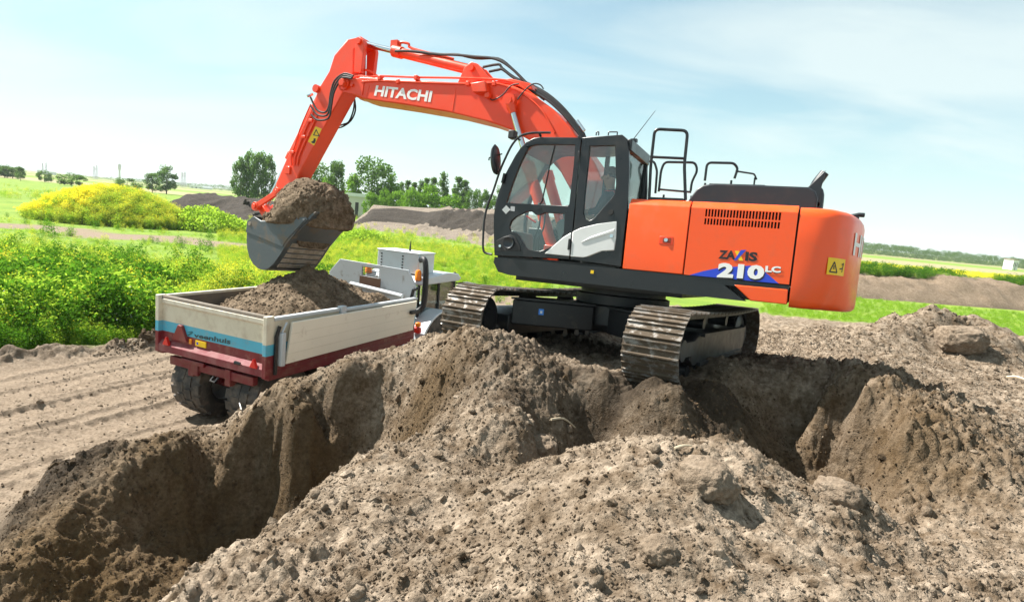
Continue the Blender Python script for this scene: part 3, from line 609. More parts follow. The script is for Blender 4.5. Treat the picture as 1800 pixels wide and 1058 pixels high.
# --- guard rails
def rail(pts, r=.019, sub=0, name='guard_rail'):
    m = MB(); m.tube(pts, r, 8, sub); return m.build(name, BLACKP, EXC)
def round_path(pts, r=.07, n=5):
    o = [np.array(pts[0], float)]
    for i in range(1, len(pts) - 1):
        p, a, b = [np.array(q, float) for q in (pts[i], pts[i - 1], pts[i + 1])]; da = (a - p); db = (b - p); la, lb = np.linalg.norm(da), np.linalg.norm(db); rr = min(r, la * .45, lb * .45)
        s, e = p + da / la * rr, p + db / lb * rr
        for k in range(n + 1):
            t = k / n; o.append((1 - t) ** 2 * s + 2 * t * (1 - t) * p + t * t * e)
    return o + [np.array(pts[-1], float)]
YA = 1.12
rl = rail(round_path(y3(xz([(1141, 352), (1144, 290), (1151, 227), (1209, 230), (1203, 290), (1205, 352)], YA), YA)))
m = MB(); a = xz([(1143, 276), (1206, 279)], YA); m.tube(y3(a, YA), .016, 8); m.build('rail_bar', BLACKP, rl)
m = MB(); m.box(-.92, -.50, 1.0, 1.2, 2.136, 2.165); m.build('step_plate', BLACKP, EXC, .006)
YB = -1.0
rl = rail(round_path(y3(xz([(1152, 340), (1155, 300), (1150, 284), (1138, 284)], YB), YB), .05))
rl = rail(round_path(y3(xz([(1158, 337), (1162, 300), (1168, 285), (1222, 286), (1226, 300), (1216, 320), (1214, 336)], YB), YB)))
m = MB(); a = xz([(1158, 333), (1215, 338)], YB); m.tube(y3(a, YB), .016, 8); m.build('rail_bar', BLACKP, rl)
for a in (-.2, -.62): 
    m = MB(); m.tube([(a, YB, 2.10), (a, YB, 2.50)], .017, 8); m.build('rail_post', BLACKP, rl)
rl = rail(round_path(y3(xz([(1239, 318), (1243, 286), (1290, 287), (1297, 296), (1291, 314)], YB), YB)))
m = MB(); m.tube([(-.8, YB, 2.10), (-.8, YB, 2.70)], .017, 8); m.tube([(-1.17, YB, 2.10), (-1.17, YB, 2.75)], .017, 8); m.build('rail_post', BLACKP, rl)
rl = rail(round_path(y3(xz([(1293, 301), (1326, 306), (1330, 316)], YB), YB), .03), .013)
m = MB(); m.tube([(-1.49, YB, 2.10), (-1.49, YB, 2.80)], .013, 8); m.build('rail_post', BLACKP, rl)
m = MB(); m.box(-2.1, .1, -S, -.72, 1.26, 2.10); m.build('far_side_cover', ORANGE, EXC, .03)
m = MB(); m.box(.12, 1.2, -S, -.72, 1.26, 1.75); m.build('tool_box', ORANGE, EXC, .03)
# --- cab
door_out = c2((102, 878), (98, 760), (97, 640), (108, 560), (125, 500), (165, 382), (230, 262), (262, 214), (300, 176), (345, 152), (385, 145), (641, 148), (632, 235), (588, 705), (566, 903))
upper = c2((174, 553), (215, 430), (262, 310), (300, 232), (330, 200), (362, 192), (602, 194), (592, 330), (566, 560), (556, 572))
lower = c2((194, 700), (205, 668), (235, 640), (300, 608), (330, 604), (360, 628), (390, 626), (415, 614), (538, 620), (532, 735), (505, 790), (440, 832), (382, 852), (320, 846), (292, 826), (262, 765), (240, 738), (200, 728))
quart_out = c2((647, 148), (895, 130), (925, 160), (936, 230), (936, 400), (926, 580), (900, 800), (888, 948), (572, 903), (594, 705), (638, 235))
quart = c2((692, 202), (850, 197), (856, 440), (846, 500), (828, 525), (770, 590), (720, 648), (690, 664), (664, 652), (652, 618), (662, 500), (685, 290))
m = MB(); m.prism(xz(door_out, S), S - .05, S, 'y', [xz(upper, S), xz(lower, S)]); DOOR = m.build('cab_door', BLACKP, EXC, .006, 'dark grey cab door with an upper and a lower pane')
for nm, pts in (('upper_pane', upper), ('lower_pane', lower)):
    m = MB(); m.prism(xz(pts, S), S - .03, S - .024, 'y'); m.build(nm, GLASS, DOOR)
m = MB(); q = xz(c2((474, 196), (440, 330), (395, 540), (374, 566)), S); m.tube(y3(q, S - .02), .009, 6); m.build('pane_divider', BLACKP, DOOR)
m = MB(); m.prism(xz(quart_out, S), S - .05, S, 'y', [xz(quart, S)]); QP = m.build('cab_quarter_panel', BLACKP, EXC, .006)
m = MB(); m.prism(xz(quart, S), S - .03, S - .024, 'y'); m.build('quarter_pane', GLASS, QP)
wp1 = c2((414, 868), (470, 818), (530, 766), (580, 737), (568, 884)); wp2 = c2((588, 732), (640, 708), (740, 684), (862, 668), (858, 770), (846, 848), (770, 852), (690, 884), (650, 892), (575, 886))
for w in (wp1, wp2):
    m = MB(); m.prism(xz(w, S), S - .01, S + .012, 'y'); m.build('white_trim_panel', WHITEP, DOOR if w is wp1 else QP, .008)
cr2 = c2((640, 800), (700, 780), (845, 735), (850, 715), (700, 765)); m = MB(); m.prism(xz(cr2, S), S + .010, S + .020, 'y'); m.build('trim_crease', WHITEP, QP, .006)
q = pl(*c2((831, 760))[0], 1, S); m = MB(); m.cyl((q[0], S, q[2]), (q[0], S + .025, q[2]), .022, seg=14); m.build('lock', CHROME, QP)
q = pl(*c2((825, 610))[0], 1, S); m = MB(); m.cyl((q[0], S - .02, q[2]), (q[0], S + .015, q[2]), .035, seg=16); m.build('filler_cap', RUBBER, QP)
hp = c2((112, 790), (160, 765), (205, 752), (235, 765), (262, 820), (265, 852), (112, 850)); m = MB(); m.prism(xz(hp, S), S - .002, S + .010, 'y'); m.build('door_handle_recess', RUBBER, DOOR, .004)
q = pl(*c2((195, 800))[0], 1, S); m = MB(); m.lathe([(0, .02), (.05, .02), (.075, .035), (.085, .01), (.085, 0)], (q[0], S, q[2]), 'y', 20); m.build('door_handle', GREYP, DOOR)
q = pl(*c2((140, 820))[0], 1, S); m = MB(); m.cyl((q[0], S, q[2]), (q[0], S + .02, q[2]), .018, seg=12); m.build('key_lock', CHROME, DOOR)
for yy_ in (270, 810, 140):
    q = pl(*c2((627 if yy_ < 400 else 568, yy_))[0], 1, S); m = MB(); m.box(q[0] - .014, q[0] + .014, S, S + .022, q[2] - .07, q[2] + .07) if yy_ != 140 else m.box(q[0] - .01, q[0] + .01, S, S + .01, q[2] - .03, q[2] + .01); m.build('hinge', BLACKD, DOOR, .004)
m = MB(); m.prism(xz(c2((150, 596), (176, 568), (202, 594), (174, 622)), S), S, S + .003, 'y'); m.build('sticker', WHITE, DOOR)
m = MB(); m.prism(xz(c2((204, 574), (230, 576), (228, 606), (202, 602)), S), S, S + .003, 'y'); m.build('sticker', paint('sticker_grey', (.4, .41, .42), .5), DOOR)
m = MB(); m.prism(xz(c2((358, 584), (392, 584), (392, 592), (358, 594)), S), S, S + .008, 'y'); m.build('door_catch', BLACKD, DOOR)
ro = xz(c2((262, 214), (300, 176), (345, 152), (385, 145), (641, 146), (895, 128), (925, 160)), S); YC0 = .32
m = MB(); inner = [(a - (.02 if i > 1 else .03), b - .05) for i, (a, b) in enumerate(ro)]; m.prism(ro + list(reversed(inner)), YC0, S - .052, 'y'); m.build('cab_roof', GREYP, EXC, .02)
m = MB(); m.box(.0, .75, .45, 1.15, ro[4][1] - .01, ro[4][1] + .02); m.build('roof_hatch', GREYP, EXC, .01)
for c in ((735, 750, 120), (810, 865, 120)):
    q0 = pl(*c2((c[0], c[2]))[0], 1, S - .1); q1 = pl(*c2((c[1], c[2]))[0], 1, S - .1); m = MB(); m.tube(round_path([(q0[0], S - .1, q0[2] - .03), (q0[0], S - .1, q0[2] + .012), (q1[0], S - .1, q1[2] + .012), (q1[0], S - .1, q1[2] - .03)], .01), .008, 6); m.build('roof_lug', BLACKP, EXC)
m = MB(); fo = xz(door_out[:9], S); m.prism(fo + [(a - .045, b - (.01 if i > 4 else 0)) for i, (a, b) in reversed(list(enumerate(fo)))], YC0, YC0 + .05, 'y')
xr = xz(quart_out[1:8], S); m.prism(xr + [(a + .09, b) for a, b in reversed(xr)], YC0, YC0 + .05, 'y'); m.box(-.2, 1.42, YC0, YC0 + .05, 1.27, 1.75); m.box(.30, .36, YC0, YC0 + .05, 1.7, 2.82); m.build('cab_far_frame', BLACKP, EXC, .006)
m = MB(); m.box(-.14, 1.38, YC0 + .02, YC0 + .026, 1.75, 2.80); m.build('far_pane', GLASS, EXC)
fg = xz(door_out[3:9], S); m = MB(); m.prism([(a - .012, b) for a, b in fg] + [(a - .018, b - .002) for a, b in reversed(fg)], YC0 + .05, S - .052, 'y'); m.build('windscreen', GLASS, EXC)
m = MB(); m.prism([(1.43, 1.28), (1.475, 1.5), (1.485, 1.62), (1.44, 1.62), (1.39, 1.28)], YC0, S - .052, 'y'); m.build('cab_front_sill', BLACKP, EXC, .01)
m = MB(); m.box(-.26, -.22, YC0, S - .052, 1.28, 2.02); m.build('cab_rear_wall', BLACKP, EXC, .008)
m = MB(); m.box(-.212, -.206, YC0 + .02, S - .052, 2.02, 2.72); m.build('rear_pane', GLASS, EXC)
m = MB(); m.box(-.24, -.17, YC0, YC0 + .06, 2.0, 2.8); m.prism([(S - .05, 2.70), (YC0, 2.70), (YC0, 2.84), (S - .05, 2.84)], -.25, -.19, 'x'); m.build('cab_rear_frame', BLACKP, EXC, .01)
m = MB(); m.box(-.22, 1.42, YC0, S - .05, 1.25, 1.30); m.build('cab_floor', RUBBER, EXC)
# interior
m = MB(); m.box(-.05, .50, .58, 1.06, 1.50, 1.66); SE = m.build('operator_seat', SEATM, EXC, .05, None, 3)
m = MB(); m.prism([(-.10, 1.62), (.06, 1.62), (.0, 2.2), (-.08, 2.22), (-.16, 2.2)], .58, 1.06, 'y'); m.build('seat_back', SEATM, SE, .05, None, 3)
m = MB(); m.box(-.17, -.06, .68, .96, 2.22, 2.42); m.build('headrest', SEATM, SE, .04, None, 3)
m = MB(); m.box(.0, .35, .66, .98, 1.3, 1.5); m.build('seat_base', GREYI, SE, .02)
for yy_ in (.47, 1.14):
    m = MB(); m.prism([(-.05, 1.35), (.55, 1.35), (.66, 1.78), (.60, 1.84), (.05, 1.80)], yy_ - .07, yy_ + .07, 'y'); cs = m.build('control_console', GREYI, EXC, .03)
    m = MB(); m.tube([(.56, yy_, 1.82), (.58, yy_, 1.92), (.60, yy_, 2.0)], [.014, .02, .026], 8); m.build('joystick', RUBBER, cs)
m = MB(); m.tube(y3(xz(c2((300, 634), (330, 655), (360, 675)), 1.14), 1.14), .012, 6); m.build('safety_lever', REDD, EXC)
m = MB(); m.prism([(1.22, 1.3), (1.38, 1.3), (1.36, 1.62), (1.28, 1.66)], .5, 1.15, 'y'); m.build('pedal_console', GREYI, EXC, .02)
for yy_ in (.74, .90):
    m = MB(); m.tube([(1.05, yy_, 1.3), (1.08, yy_, 1.55), (1.02, yy_, 1.75), (1.02, yy_, 1.95)], .012, 6, 3); m.build('travel_lever', RUBBER, EXC)
m = MB(); m.box(1.18, 1.22, YC0 + .06, YC0 + .26, 1.95, 2.1); m.build('monitor', RUBBER, EXC, .01)
# outside grab rail, mirror, lamp, aerial
g = c2((450, 118), (385, 118), (320, 122), (262, 140), (215, 190), (178, 260), (135, 360), (95, 480), (60, 570), (40, 660), (33, 760), (32, 830), (45, 862), (88, 872)); gp = y3(xz(g, S + .03), S + .03)
m = MB(); m.tube(gp, .015, 8, 3); m.build('grab_rail', BLACKP, EXC)
for c in ((380, 118, 372, 150), (165, 370, 150, 430)):
    a = pl(*c2((c[0], c[1]))[0], 1, S + .03); b = pl(*c2((c[2], c[3]))[0], 1, S + .03)
    m = MB(); m.tube([(a[0], S + .03, a[2]), (b[0], S + .03, b[2])] if c[1] > 200 else [(a[0], S + .03, a[2]), (a[0], S - .03, a[2] - .03)], .017, 8); m.build('rail_clamp', BLACKP, EXC)
YM = S + .05; q = xz(c2((112, 285)), YM)[0]
m = MB(); V = []
mv = MB(); mv.lathe([(0, -.035), (.5, -.035), (.85, -.025), (1, 0), (.9, .03), (.5, .05), (0, .055)], (0, 0, 0), 'x', 20)
ca, sa = math.cos(rad(-18)), math.sin(rad(-18))
for a, b, c in mv.v:
    b *= .12; c *= .20; b2, c2_ = b * 1, c; V.append((q[0] + a * ca * .9 - c2_ * sa * .45, YM + b2, q[1] + c2_ + a * sa))
m.add(V, mv.f); MIR = m.build('side_mirror', BLACKP, EXC)
m = MB(); m.tube(y3(xz(c2((150, 250), (95, 265), (70, 275), (68, 290)), YM), YM), .010, 6); m.build('mirror_arm', BLACKP, MIR)
q = xz(c2((215, 135)), S - .1)[0]; m = MB(); m.box(q[0] - .05, q[0] + .04, S - .16, S - .04, q[1] - .05, q[1] + .06); wl_ = m.build('work_lamp', RUBBER, EXC, .012)
m = MB(); q2 = xz(c2((262, 165)), S - .1)[0]; m.tube([(q[0], S - .1, q[1]), (q2[0], S - .1, q2[1])], .014, 6); m.build('lamp_bracket', BLACKP, wl_)
a = pl(*c2((965, 158))[0], 1, 1.0); b = pl(1152, 195, 1, 1.0)
m = MB(); m.tube([(a[0], 1.0, a[2]), (b[0], 1.0, b[2])], [.006, .003], 6); m.box(a[0] - .05, a[0] + .03, .97, 1.03, a[2] - .04, a[2] + .0); m.build('antenna', BLACKP, EXC)
# --- boom
YB1 = .27
bt = xz([(621, 139), (636, 135), (700, 139), (765, 143), (831, 147), (865, 144), (900, 150), (935, 165), (970, 190), (1000, 222), (1012, 240)], YB1)
bb = xz([(898, 228), (851, 212), (793, 198), (710, 184), (635, 173), (619, 168)], YB1)
boom = bt + [(.62, 2.75), (.32, 2.05), (.22, 1.72), (.02, 1.62), (-.06, 1.78), (.12, 2.1)]
# the hidden lower part runs down to the foot pin; the belly comes back up
hid_top = [(.55, 2.75), (.25, 2.25), (-.02, 1.85), (-.02, 1.68), (.10, 1.60), (.24, 1.66)]
belly = [(.62, 2.0), (1.05, 2.60), (1.45, 2.98)]
m = MB(); m.prism(bt + hid_top + belly + bb, -YB1, YB1, 'y'); BOOM = m.build('boom', ORANGE2, EXC, .022)
tip = pl(607, 148, 1, .29)
m = MB(); m.prism([(tip[0] + .16 * math.cos(t), tip[2] + .14 * math.sin(t)) for t in np.linspace(math.pi / 2 * .8, -math.pi / 2 * .9, 10)] + xz([(636, 168), (640, 140)], .29), .20, .285, 'y'); m.prism([(tip[0] + .16 * math.cos(t), tip[2] + .14 * math.sin(t)) for t in np.linspace(math.pi / 2 * .8, -math.pi / 2 * .9, 10)] + xz([(636, 168), (640, 140)], .29), -.285, -.20, 'y'); m.build('boom_fork', ORANGE2, BOOM, .01)
m = MB(); m.lathe([(0, .40), (.055, .40), (.065, .385), (.065, .33), (.10, .33), (.10, .27), (.10, -.27), (.10, -.36), (0, -.36)], (tip[0], 0, tip[2]), 'y', 24); m.build('arm_pin', ORANGE2, BOOM)
q2 = pl(*c1((553, 305))[0], 1, .3); m = MB(); m.cyl((q2[0], .27, q2[2]), (q2[0], .32, q2[2]), .03, seg=12); m.build('pin_bolt', ORANGE2, BOOM)
# weld seams, lettering
def bquad(pts, Y): return [np.array([a, Y, b]) for a, b in xz(c1(*pts), Y)]
quad_text('lettering', 'HITACHI', bquad([(672, 307), (948, 335), (937, 390), (660, 358)], YB1 + .004), WHITE, BOOM, .035)
for a, b in (((1062, 320), (1045, 432)), ((640, 305), (622, 372))):
    m = MB(); m.tube(y3(xz(c1(a, b), YB1), YB1), .006, 6); m.build('weld_seam', ORANGE2, BOOM)
# pipes on the boom side and top
def pipe(pts, Y, r, name, mat, parent, sub=3, Ys=None):
    q = xz(pts, Y); m = MB(); m.tube([(a, (Y if Ys is None else Ys[i]), b) for i, (a, b) in enumerate(q)], r, 8, sub); return m.build(name, mat, parent)
pipe(c1((560, 268), (600, 262), (640, 268), (690, 262), (860, 268), (1100, 272), (1300, 282), (1380, 312), (1460, 372), (1530, 450), (1580, 535)), .22, .016, 'hydraulic_pipe', ORANGE2, BOOM)
pipe(c1((600, 290), (700, 285), (860, 292), (1120, 300), (1240, 296), (1330, 318), (1420, 370), (1490, 440), (1545, 540)), .28, .016, 'hydraulic_pipe', ORANGE2, BOOM)
pipe(c1((600, 245), (625, 232), (660, 248), (680, 265)), .1, .018, 'hydraulic_pipe', ORANGE2, BOOM)
for (a, b) in ((690, 272), (780, 290), (868, 270), (1122, 300), (1250, 300)):
    q = pl(*c1((a, b))[0], 1, .27); m = MB(); m.box(q[0] - .03, q[0] + .03, .2, .30, q[2] - .035, q[2] + .035); m.build('pipe_clamp', ORANGE2, BOOM, .006)
q = [pl(*c, 1, .28) for c in c1((1152, 308), (1220, 296), (1230, 350), (1162, 352))]; m = MB(); m.prism([(a[0], a[2]) for a in q], .27, .40, 'y'); m.build('work_lamp_box', ORANGE2, BOOM, .012)
q = pl(*c1((1215, 355))[0], 1, .34); m = MB(); m.box(q[0] - .05, q[0] + .03, .28, .38, q[2] - .05, q[2] + .03); m.build('lamp_bracket', ORANGE2, BOOM, .01)
pipe(c1((1225, 360), (1240, 380), (1290, 355), (1330, 310), (1370, 300)), .31, .010, 'lamp_cable', RUBBER, BOOM)
# hoses over the boom's back
for k, (dy, off) in enumerate(((-.16, (0, 0)), (-.04, (2, 6)), (.08, (-4, 14)), (.18, (-8, 24)))):
    pts = [(1195 + 30 * k, 218 + 22 * k), (1270, 205 + 26 * k)] if k < 2 else []
    base = [(1290, 225), (1350, 270), (1430, 305), (1510, 350), (1580, 410), (1640, 480), (1688, 545), (1710, 620)]
    if k > 1: base = base[1:]
    pipe(c1(*([(a, b) for a, b in pts] + [(a + off[0], b + off[1]) for a, b in base])), dy, .021, 'hose', RUBBER, BOOM)
for a, b in (((1500, 365), (1545, 405)), ((1610, 480), (1640, 520)), ((1655, 480), (1690, 530))):
    pipe(c1(a, b), .05, .026, 'hose_fitting', CHROME, BOOM, 0)
pipe(c1((1360, 380), (1400, 330), (1440, 300), (1475, 305), (1490, 325)), .30, .010, 'grease_hose', RUBBER, BOOM)
m = MB(); m.prism(xz(c1((1240, 292), (1330, 275), (1430, 300), (1440, 330), (1330, 305)), .2), -.22, .22, 'y'); m.build('hose_guide', ORANGE2, BOOM, .01)
# --- boom cylinders
bc = pl(896, 178, 1, .36)
for sgn in (1, -1):
    p0 = np.array([bc[0], sgn * .36, bc[2]]); p1 = np.array([.98, sgn * .36, 1.42]); d = p1 - p0; l = np.linalg.norm(d); d /= l
    m = MB(); m.cyl(p0 + d * l * .44, p1, .085, seg=20); m.cyl(p0 + d * l * .42, p0 + d * l * .48, .10, seg=20); BCY = m.build('boom_cylinder', ORANGE2, EXC)
    m = MB(); m.cyl(p0, p0 + d * l * .5, .045, seg=18); m.build('cylinder_rod', CHROME, BCY)
    m = MB(); m.cyl(p0 + [0, -.05, 0], p0 + [0, .05, 0], .105, seg=22); m.cyl(p0 + [0, -.07, 0], p0 + [0, .07, 0], .06, seg=16); m.cyl(p0 + d * .06, p0 + d * .2, .075, .055, seg=16); m.build('rod_eye', ORANGE2, BCY)
    m = MB(); m.box(.86, 1.1, sgn * .36 - .12, sgn * .36 - .07, 1.25, 1.52); m.box(.86, 1.1, sgn * .36 + .07, sgn * .36 + .12, 1.25, 1.52); m.build('cylinder_bracket', ORANGE2, BCY, .01)
for a in (-.33, .33):
    m = MB(); m.prism([(-.2, 1.25), (.45, 1.25), (.25, 1.8), (-.02, 1.85)], a - .03, a + .03, 'y'); m.build('boom_bracket', ORANGE2, EXC, .01)
# --- arm
YA1 = .17
arm = xz(c1((592, 70), (580, 72), (528, 84), (466, 160), (440, 240), (385, 330), (372, 380), (300, 530), (235, 660), (180, 790)), YA1) + [(6.78, 1.98), (6.66, 1.70), (6.52, 1.62), (6.42, 1.72)] + xz(c1((290, 745), (508, 345), (545, 300), (560, 240), (562, 128), (608, 92)), YA1)
m = MB(); m.prism(arm, -YA1, YA1, 'y'); ARM = m.build('arm', ORANGE2, EXC, .018)
# reinforced top plate ears
q = pl(*c1((588, 92))[0], 1, .2); ATOP = q
m = MB(); ear = xz(c1((566, 130), (572, 90), (590, 70), (606, 82), (612, 110), (602, 200), (596, 245), (562, 245)), .2)
m.prism(ear, .12, .20, 'y'); m.prism(ear, -.20, -.12, 'y'); m.build('arm_ear', ORANGE2, ARM, .008)
m = MB(); m.cyl((q[0], -.24, q[2]), (q[0], .24, q[2]), .055, seg=18); m.build('ear_pin', ORANGE2, ARM)
pb = pl(*c1((375, 322))[0], 1, .2); m = MB(); m.cyl((pb[0], -.21, pb[2]), (pb[0], .21, pb[2]), .07, seg=20); m.build('cylinder_pin', ORANGE2, ARM)
pla = pl(488, 338, 1, .22); m = MB(); m.cyl((pla[0], -.27, pla[2]), (pla[0], .27, pla[2]), .075, seg=20); m.build('link_pin', ORANGE2, ARM)
lab = xz(c1((375, 508), (405, 520), (368, 602), (337, 582)), YA1 + .003); m = MB(); m.prism(lab, YA1, YA1 + .004, 'y'); WL2 = m.build('warning_label', YELLOWD, ARM)
for poly in (((362, 552), (378, 520), (396, 558)), ((352, 585), (372, 572), (376, 580), (362, 592)), ((366, 566), (376, 568), (370, 592), (364, 590))):
    m = MB(); tri = xz(c1(*poly), YA1 + .006)
    if len(poly) == 3:
        c = np.mean(tri, 0); hole = [tuple(c + (np.array(t) - c) * .62) for t in tri]; m.prism(tri, YA1 + .003, YA1 + .007, 'y', [hole])
    else: m.prism(tri, YA1 + .003, YA1 + .007, 'y')
    m.build('pictogram', BLACKD, WL2)
for dx in (0, 26, 52):
    pipe(c1((352 + dx * .55, 400 + dx * 1.1), (300 + dx, 520), (268 + dx * .75, 620), (255 + dx * .7, 660), (258 + dx * .5, 700)), .19, .014, 'hydraulic_pipe', ORANGE2, ARM)
m = MB(); q = pl(*c1((240, 722))[0], 1, .18); m.box(q[0] - .06, q[0] + .06, .15, .2, q[2] - .07, q[2] + .07); m.build('pipe_clamp', ORANGE2, ARM, .006)
for a, b in ((262, 635), (318, 560), (352, 480)):
    q = pl(*c1((a, b))[0], 1, .18); m = MB(); m.box(q[0] - .05, q[0] + .05, .16, .205, q[2] - .025, q[2] + .025); m.build('pipe_clamp', ORANGE2, ARM, .006)
m = MB(); q = pl(*c1((345, 352))[0], 1, .2); m.cyl((q[0], .12, q[2] + .03), (q[0] + .05, .2, q[2] - .03), .025, seg=10); m.build('hose_fitting', CHROME, ARM)
# hoses looping from the boom tip to the arm
for k, (d, yy_) in enumerate(((0, .30), (10, .33), (20, .36))):
    pipe(c1((560 - d * .5, 262 + d * .6), (515 - d * .4, 250 + d), (468 + d * .7, 285 + d), (448 + d * .7, 350), (440 + d * .6, 410), (420 + d * .9, 440 + d * 1.4), (380 + d * .3, 425 + d * 2.6), (350 + d * .2, 365 + d * 4.3)), yy_, .017, 'hose', RUBBER, ARM)
for d in (0, 10):
    pipe(c1((566, 375), (570 - d, 430), (548 - d, 480 + d * .5), (510, 508 - d), (482, 516 - d)), -.24, .015, 'hose', RUBBER, ARM)
# --- arm cylinder
p0 = pl(*c1((588, 92))[0], 1, 0.0); p1 = pl(838, 126, 1, 0.0); p0[1] = p1[1] = 0; p0 = np.array([ATOP[0], 0, ATOP[2]]) * .5 + p0 * .5
gl = pl(694, 91, 1, 0.0); gl[1] = 0; d = (p1 - p0) / np.linalg.norm(p1 - p0); g0 = p0 + d * np.dot(gl - p0, d); 
m = MB(); m.cyl(g0, p1 - d * .05, .082, seg=22); m.cyl(g0 - d * .02, g0 + d * .16, .10, seg=22); m.cyl(p1 + [0, -.1, 0], p1 + [0, .1, 0], .10, seg=20); AC = m.build('arm_cylinder', ORANGE2, EXC)
m = MB(); m.cyl(p0, g0 + d * .1, .05, seg=18); m.build('cylinder_rod', CHROME, AC)
m = MB(); m.cyl(p0 + [0, -.09, 0], p0 + [0, .09, 0], .085, seg=18); m.build('rod_eye', ORANGE2, AC)
m = MB(); m.prism([(p1[0] + .14, p1[2] + .02), (p1[0] + .02, p1[2] + .1), (p1[0] - .1, p1[2] + .06), (p1[0] - .42, p1[2] - .25), (p1[0] + .25, p1[2] - .25)], .11, .16, 'y'); m.prism([(p1[0] + .14, p1[2] + .02), (p1[0] + .02, p1[2] + .1), (p1[0] - .1, p1[2] + .06), (p1[0] - .42, p1[2] - .25), (p1[0] + .25, p1[2] - .25)], -.16, -.11, 'y'); m.build('cylinder_bracket', ORANGE2, AC, .008)
m = MB(); m.cyl(p1 + [0, -.2, 0], p1 + [0, .2, 0], .05, seg=16); m.build('cylinder_pin', ORANGE2, AC)
up_ = np.array([-d[2], 0, d[0]]); up_ = up_ if up_[2] > 0 else -up_
m = MB(); m.tube([g0 + up_ * .07 + d * .05, g0 + up_ * .16 + d * .07, g0 + up_ * .17 + d * .25, g0 + up_ * .11 + d * .35, p1 - d * .5 + up_ * .10], .022, 8, 3); m.box(g0[0] - .08, g0[0] + .06, -.06, .06, g0[2] + .06, g0[2] + .17); m.build('cylinder_pipe', ORANGE2, AC, 0)
m = MB(); 
for k, (dy, dz) in enumerate(((.05, .0), (-.03, .03))):
    m2 = MB(); m2.tube([g0 + d * .12 + [0, .08 + dy, -.02], g0 + d * .4 + up_ * (.03 + dz) + [0, .08 + dy, 0], g0 + d * .9 + up_ * (.10 + dz) + [0, dy, 0], g0 + d * 1.25 + up_ * (.16 + dz) + [0, dy, 0], p1 - d * .1 + up_ * .20 + [0, dy, 0], p1 + d * .3 + up_ * (.24 + dz) + [0, dy, 0], p1 + d * .62 + up_ * .16 + [0, dy, 0], p1 + d * .95 + up_ * (-.0) + [0, dy, 0], p1 + d * 1.3 + up_ * (-.16) + [0, dy, 0]], .021, 8, 4); m2.build('hose', RUBBER, AC)
# --- bucket cylinder and links
jt = pl(450, 363, 1, .22); jt[1] = 0; pbb = np.array([pb[0] + .02, 0, pb[2]]); d = (jt - pbb) / np.linalg.norm(jt - pbb); ll = np.linalg.norm(jt - pbb)
m = MB(); m.cyl(pbb, pbb + d * ll * .56, .068, seg=20); m.cyl(pbb + d * ll * .52, pbb + d * ll * .57, .085, seg=20); BC2 = m.build('bucket_cylinder', ORANGE2, EXC)
m = MB(); m.cyl(pbb + d * ll * .5, jt, .042, seg=16); m.build('cylinder_rod', CHROME, BC2)
for sgn in (1, -1):
    m = MB(); a = np.array([pla[0], sgn * .22, pla[2]]); b = np.array([jt[0], sgn * .22, jt[2]]); dd = (b - a) / np.linalg.norm(b - a); nn = np.array([-dd[2], 0, dd[0]])
    m.prism([tuple((a + nn * .05)[[0, 2]]), tuple((b + nn * .05)[[0, 2]]), tuple((b - nn * .05)[[0, 2]]), tuple((a - nn * .05)[[0, 2]])], sgn * .22 - .025, sgn * .22 + .025, 'y')
    for c in (a, b): m.cyl(c + [0, -.035, 0], c + [0, .035, 0], .085, seg=18); m.cyl(c + [0, -.06, 0], c + [0, .06, 0], .045, seg=14)
    m.build('side_link', ORANGE2, EXC, .006)
m = MB(); m.cyl(jt + [0, -.25, 0], jt + [0, .25, 0], .05, seg=16); m.build('joint_pin', ORANGE2, EXC)
bp2 = np.array([6.93, 0, 1.50]); m = MB(); dd = (bp2 - jt) / np.linalg.norm(bp2 - jt); nn = np.array([-dd[2], 0, dd[0]]); m.prism([tuple((jt + nn * .07)[[0, 2]]), tuple((bp2 + nn * .08)[[0, 2]]), tuple((bp2 - nn * .08)[[0, 2]]), tuple((jt - nn * .07)[[0, 2]])], -.13, .13, 'y'); m.build('bucket_link', ORANGE2, EXC, .01)
# --- bucket
bprof = [(6.88, 1.60), (7.01, 1.52), (7.04, 1.34), (7.03, 1.15), (7.0, 1.0), (6.93, .85), (6.82, .73), (6.68, .655), (6.54, .64), (6.42, .68), (6.30, .77), (6.15, .96), (6.0, 1.18), (5.86, 1.33), (5.72, 1.49)]
binner = [(a + b * .0, c) for a, b, c in [(6.90, 0, 1.57), (6.98, 0, 1.50), (7.01, 0, 1.34), (7.0, 0, 1.16), (6.97, 0, 1.01), (6.905, 0, .87), (6.80, 0, .755), (6.675, 0, .685), (6.545, 0, .67), (6.44, 0, .705), (6.32, 0, .79), (6.175, 0, .98), (6.025, 0, 1.20), (5.885, 0, 1.35), (5.74, 0, 1.51)]]
BY0, BY1 = -.47, .55
m = MB(); m.prism(bprof + list(reversed(binner)), BY0, BY1, 'y'); BK = m.build('bucket', BUCKETM, EXC, 0, 'grey steel digging bucket caked with soil', ang=40)
sidep = bprof + [(5.56, 1.62), (5.62, 1.66), (6.3, 1.56), (6.68, 1.53)]
for Y in (BY1 + .001, BY0 - .026):
    m = MB(); m.prism(sidep, Y, Y + .025, 'y'); m.build('side_plate', BUCKETM, BK, .004)
m = MB(); m.prism([(6.87, 1.60), (7.035, 1.50), (7.045, 1.30), (6.62, 1.22), (6.1, 1.10), (6.02, 1.22), (5.60, 1.62), (6.3, 1.55), (6.68, 1.52)], BY1 + .026, BY1 + .040, 'y'); m.build('side_cutter', BUCKETM, BK, .004)
m = MB(); m.cyl((6.96, BY1 + .03, 1.46), (6.96, BY1 + .05, 1.46), .035, seg=14); m.build('pin_boss', STRIPM, BK)
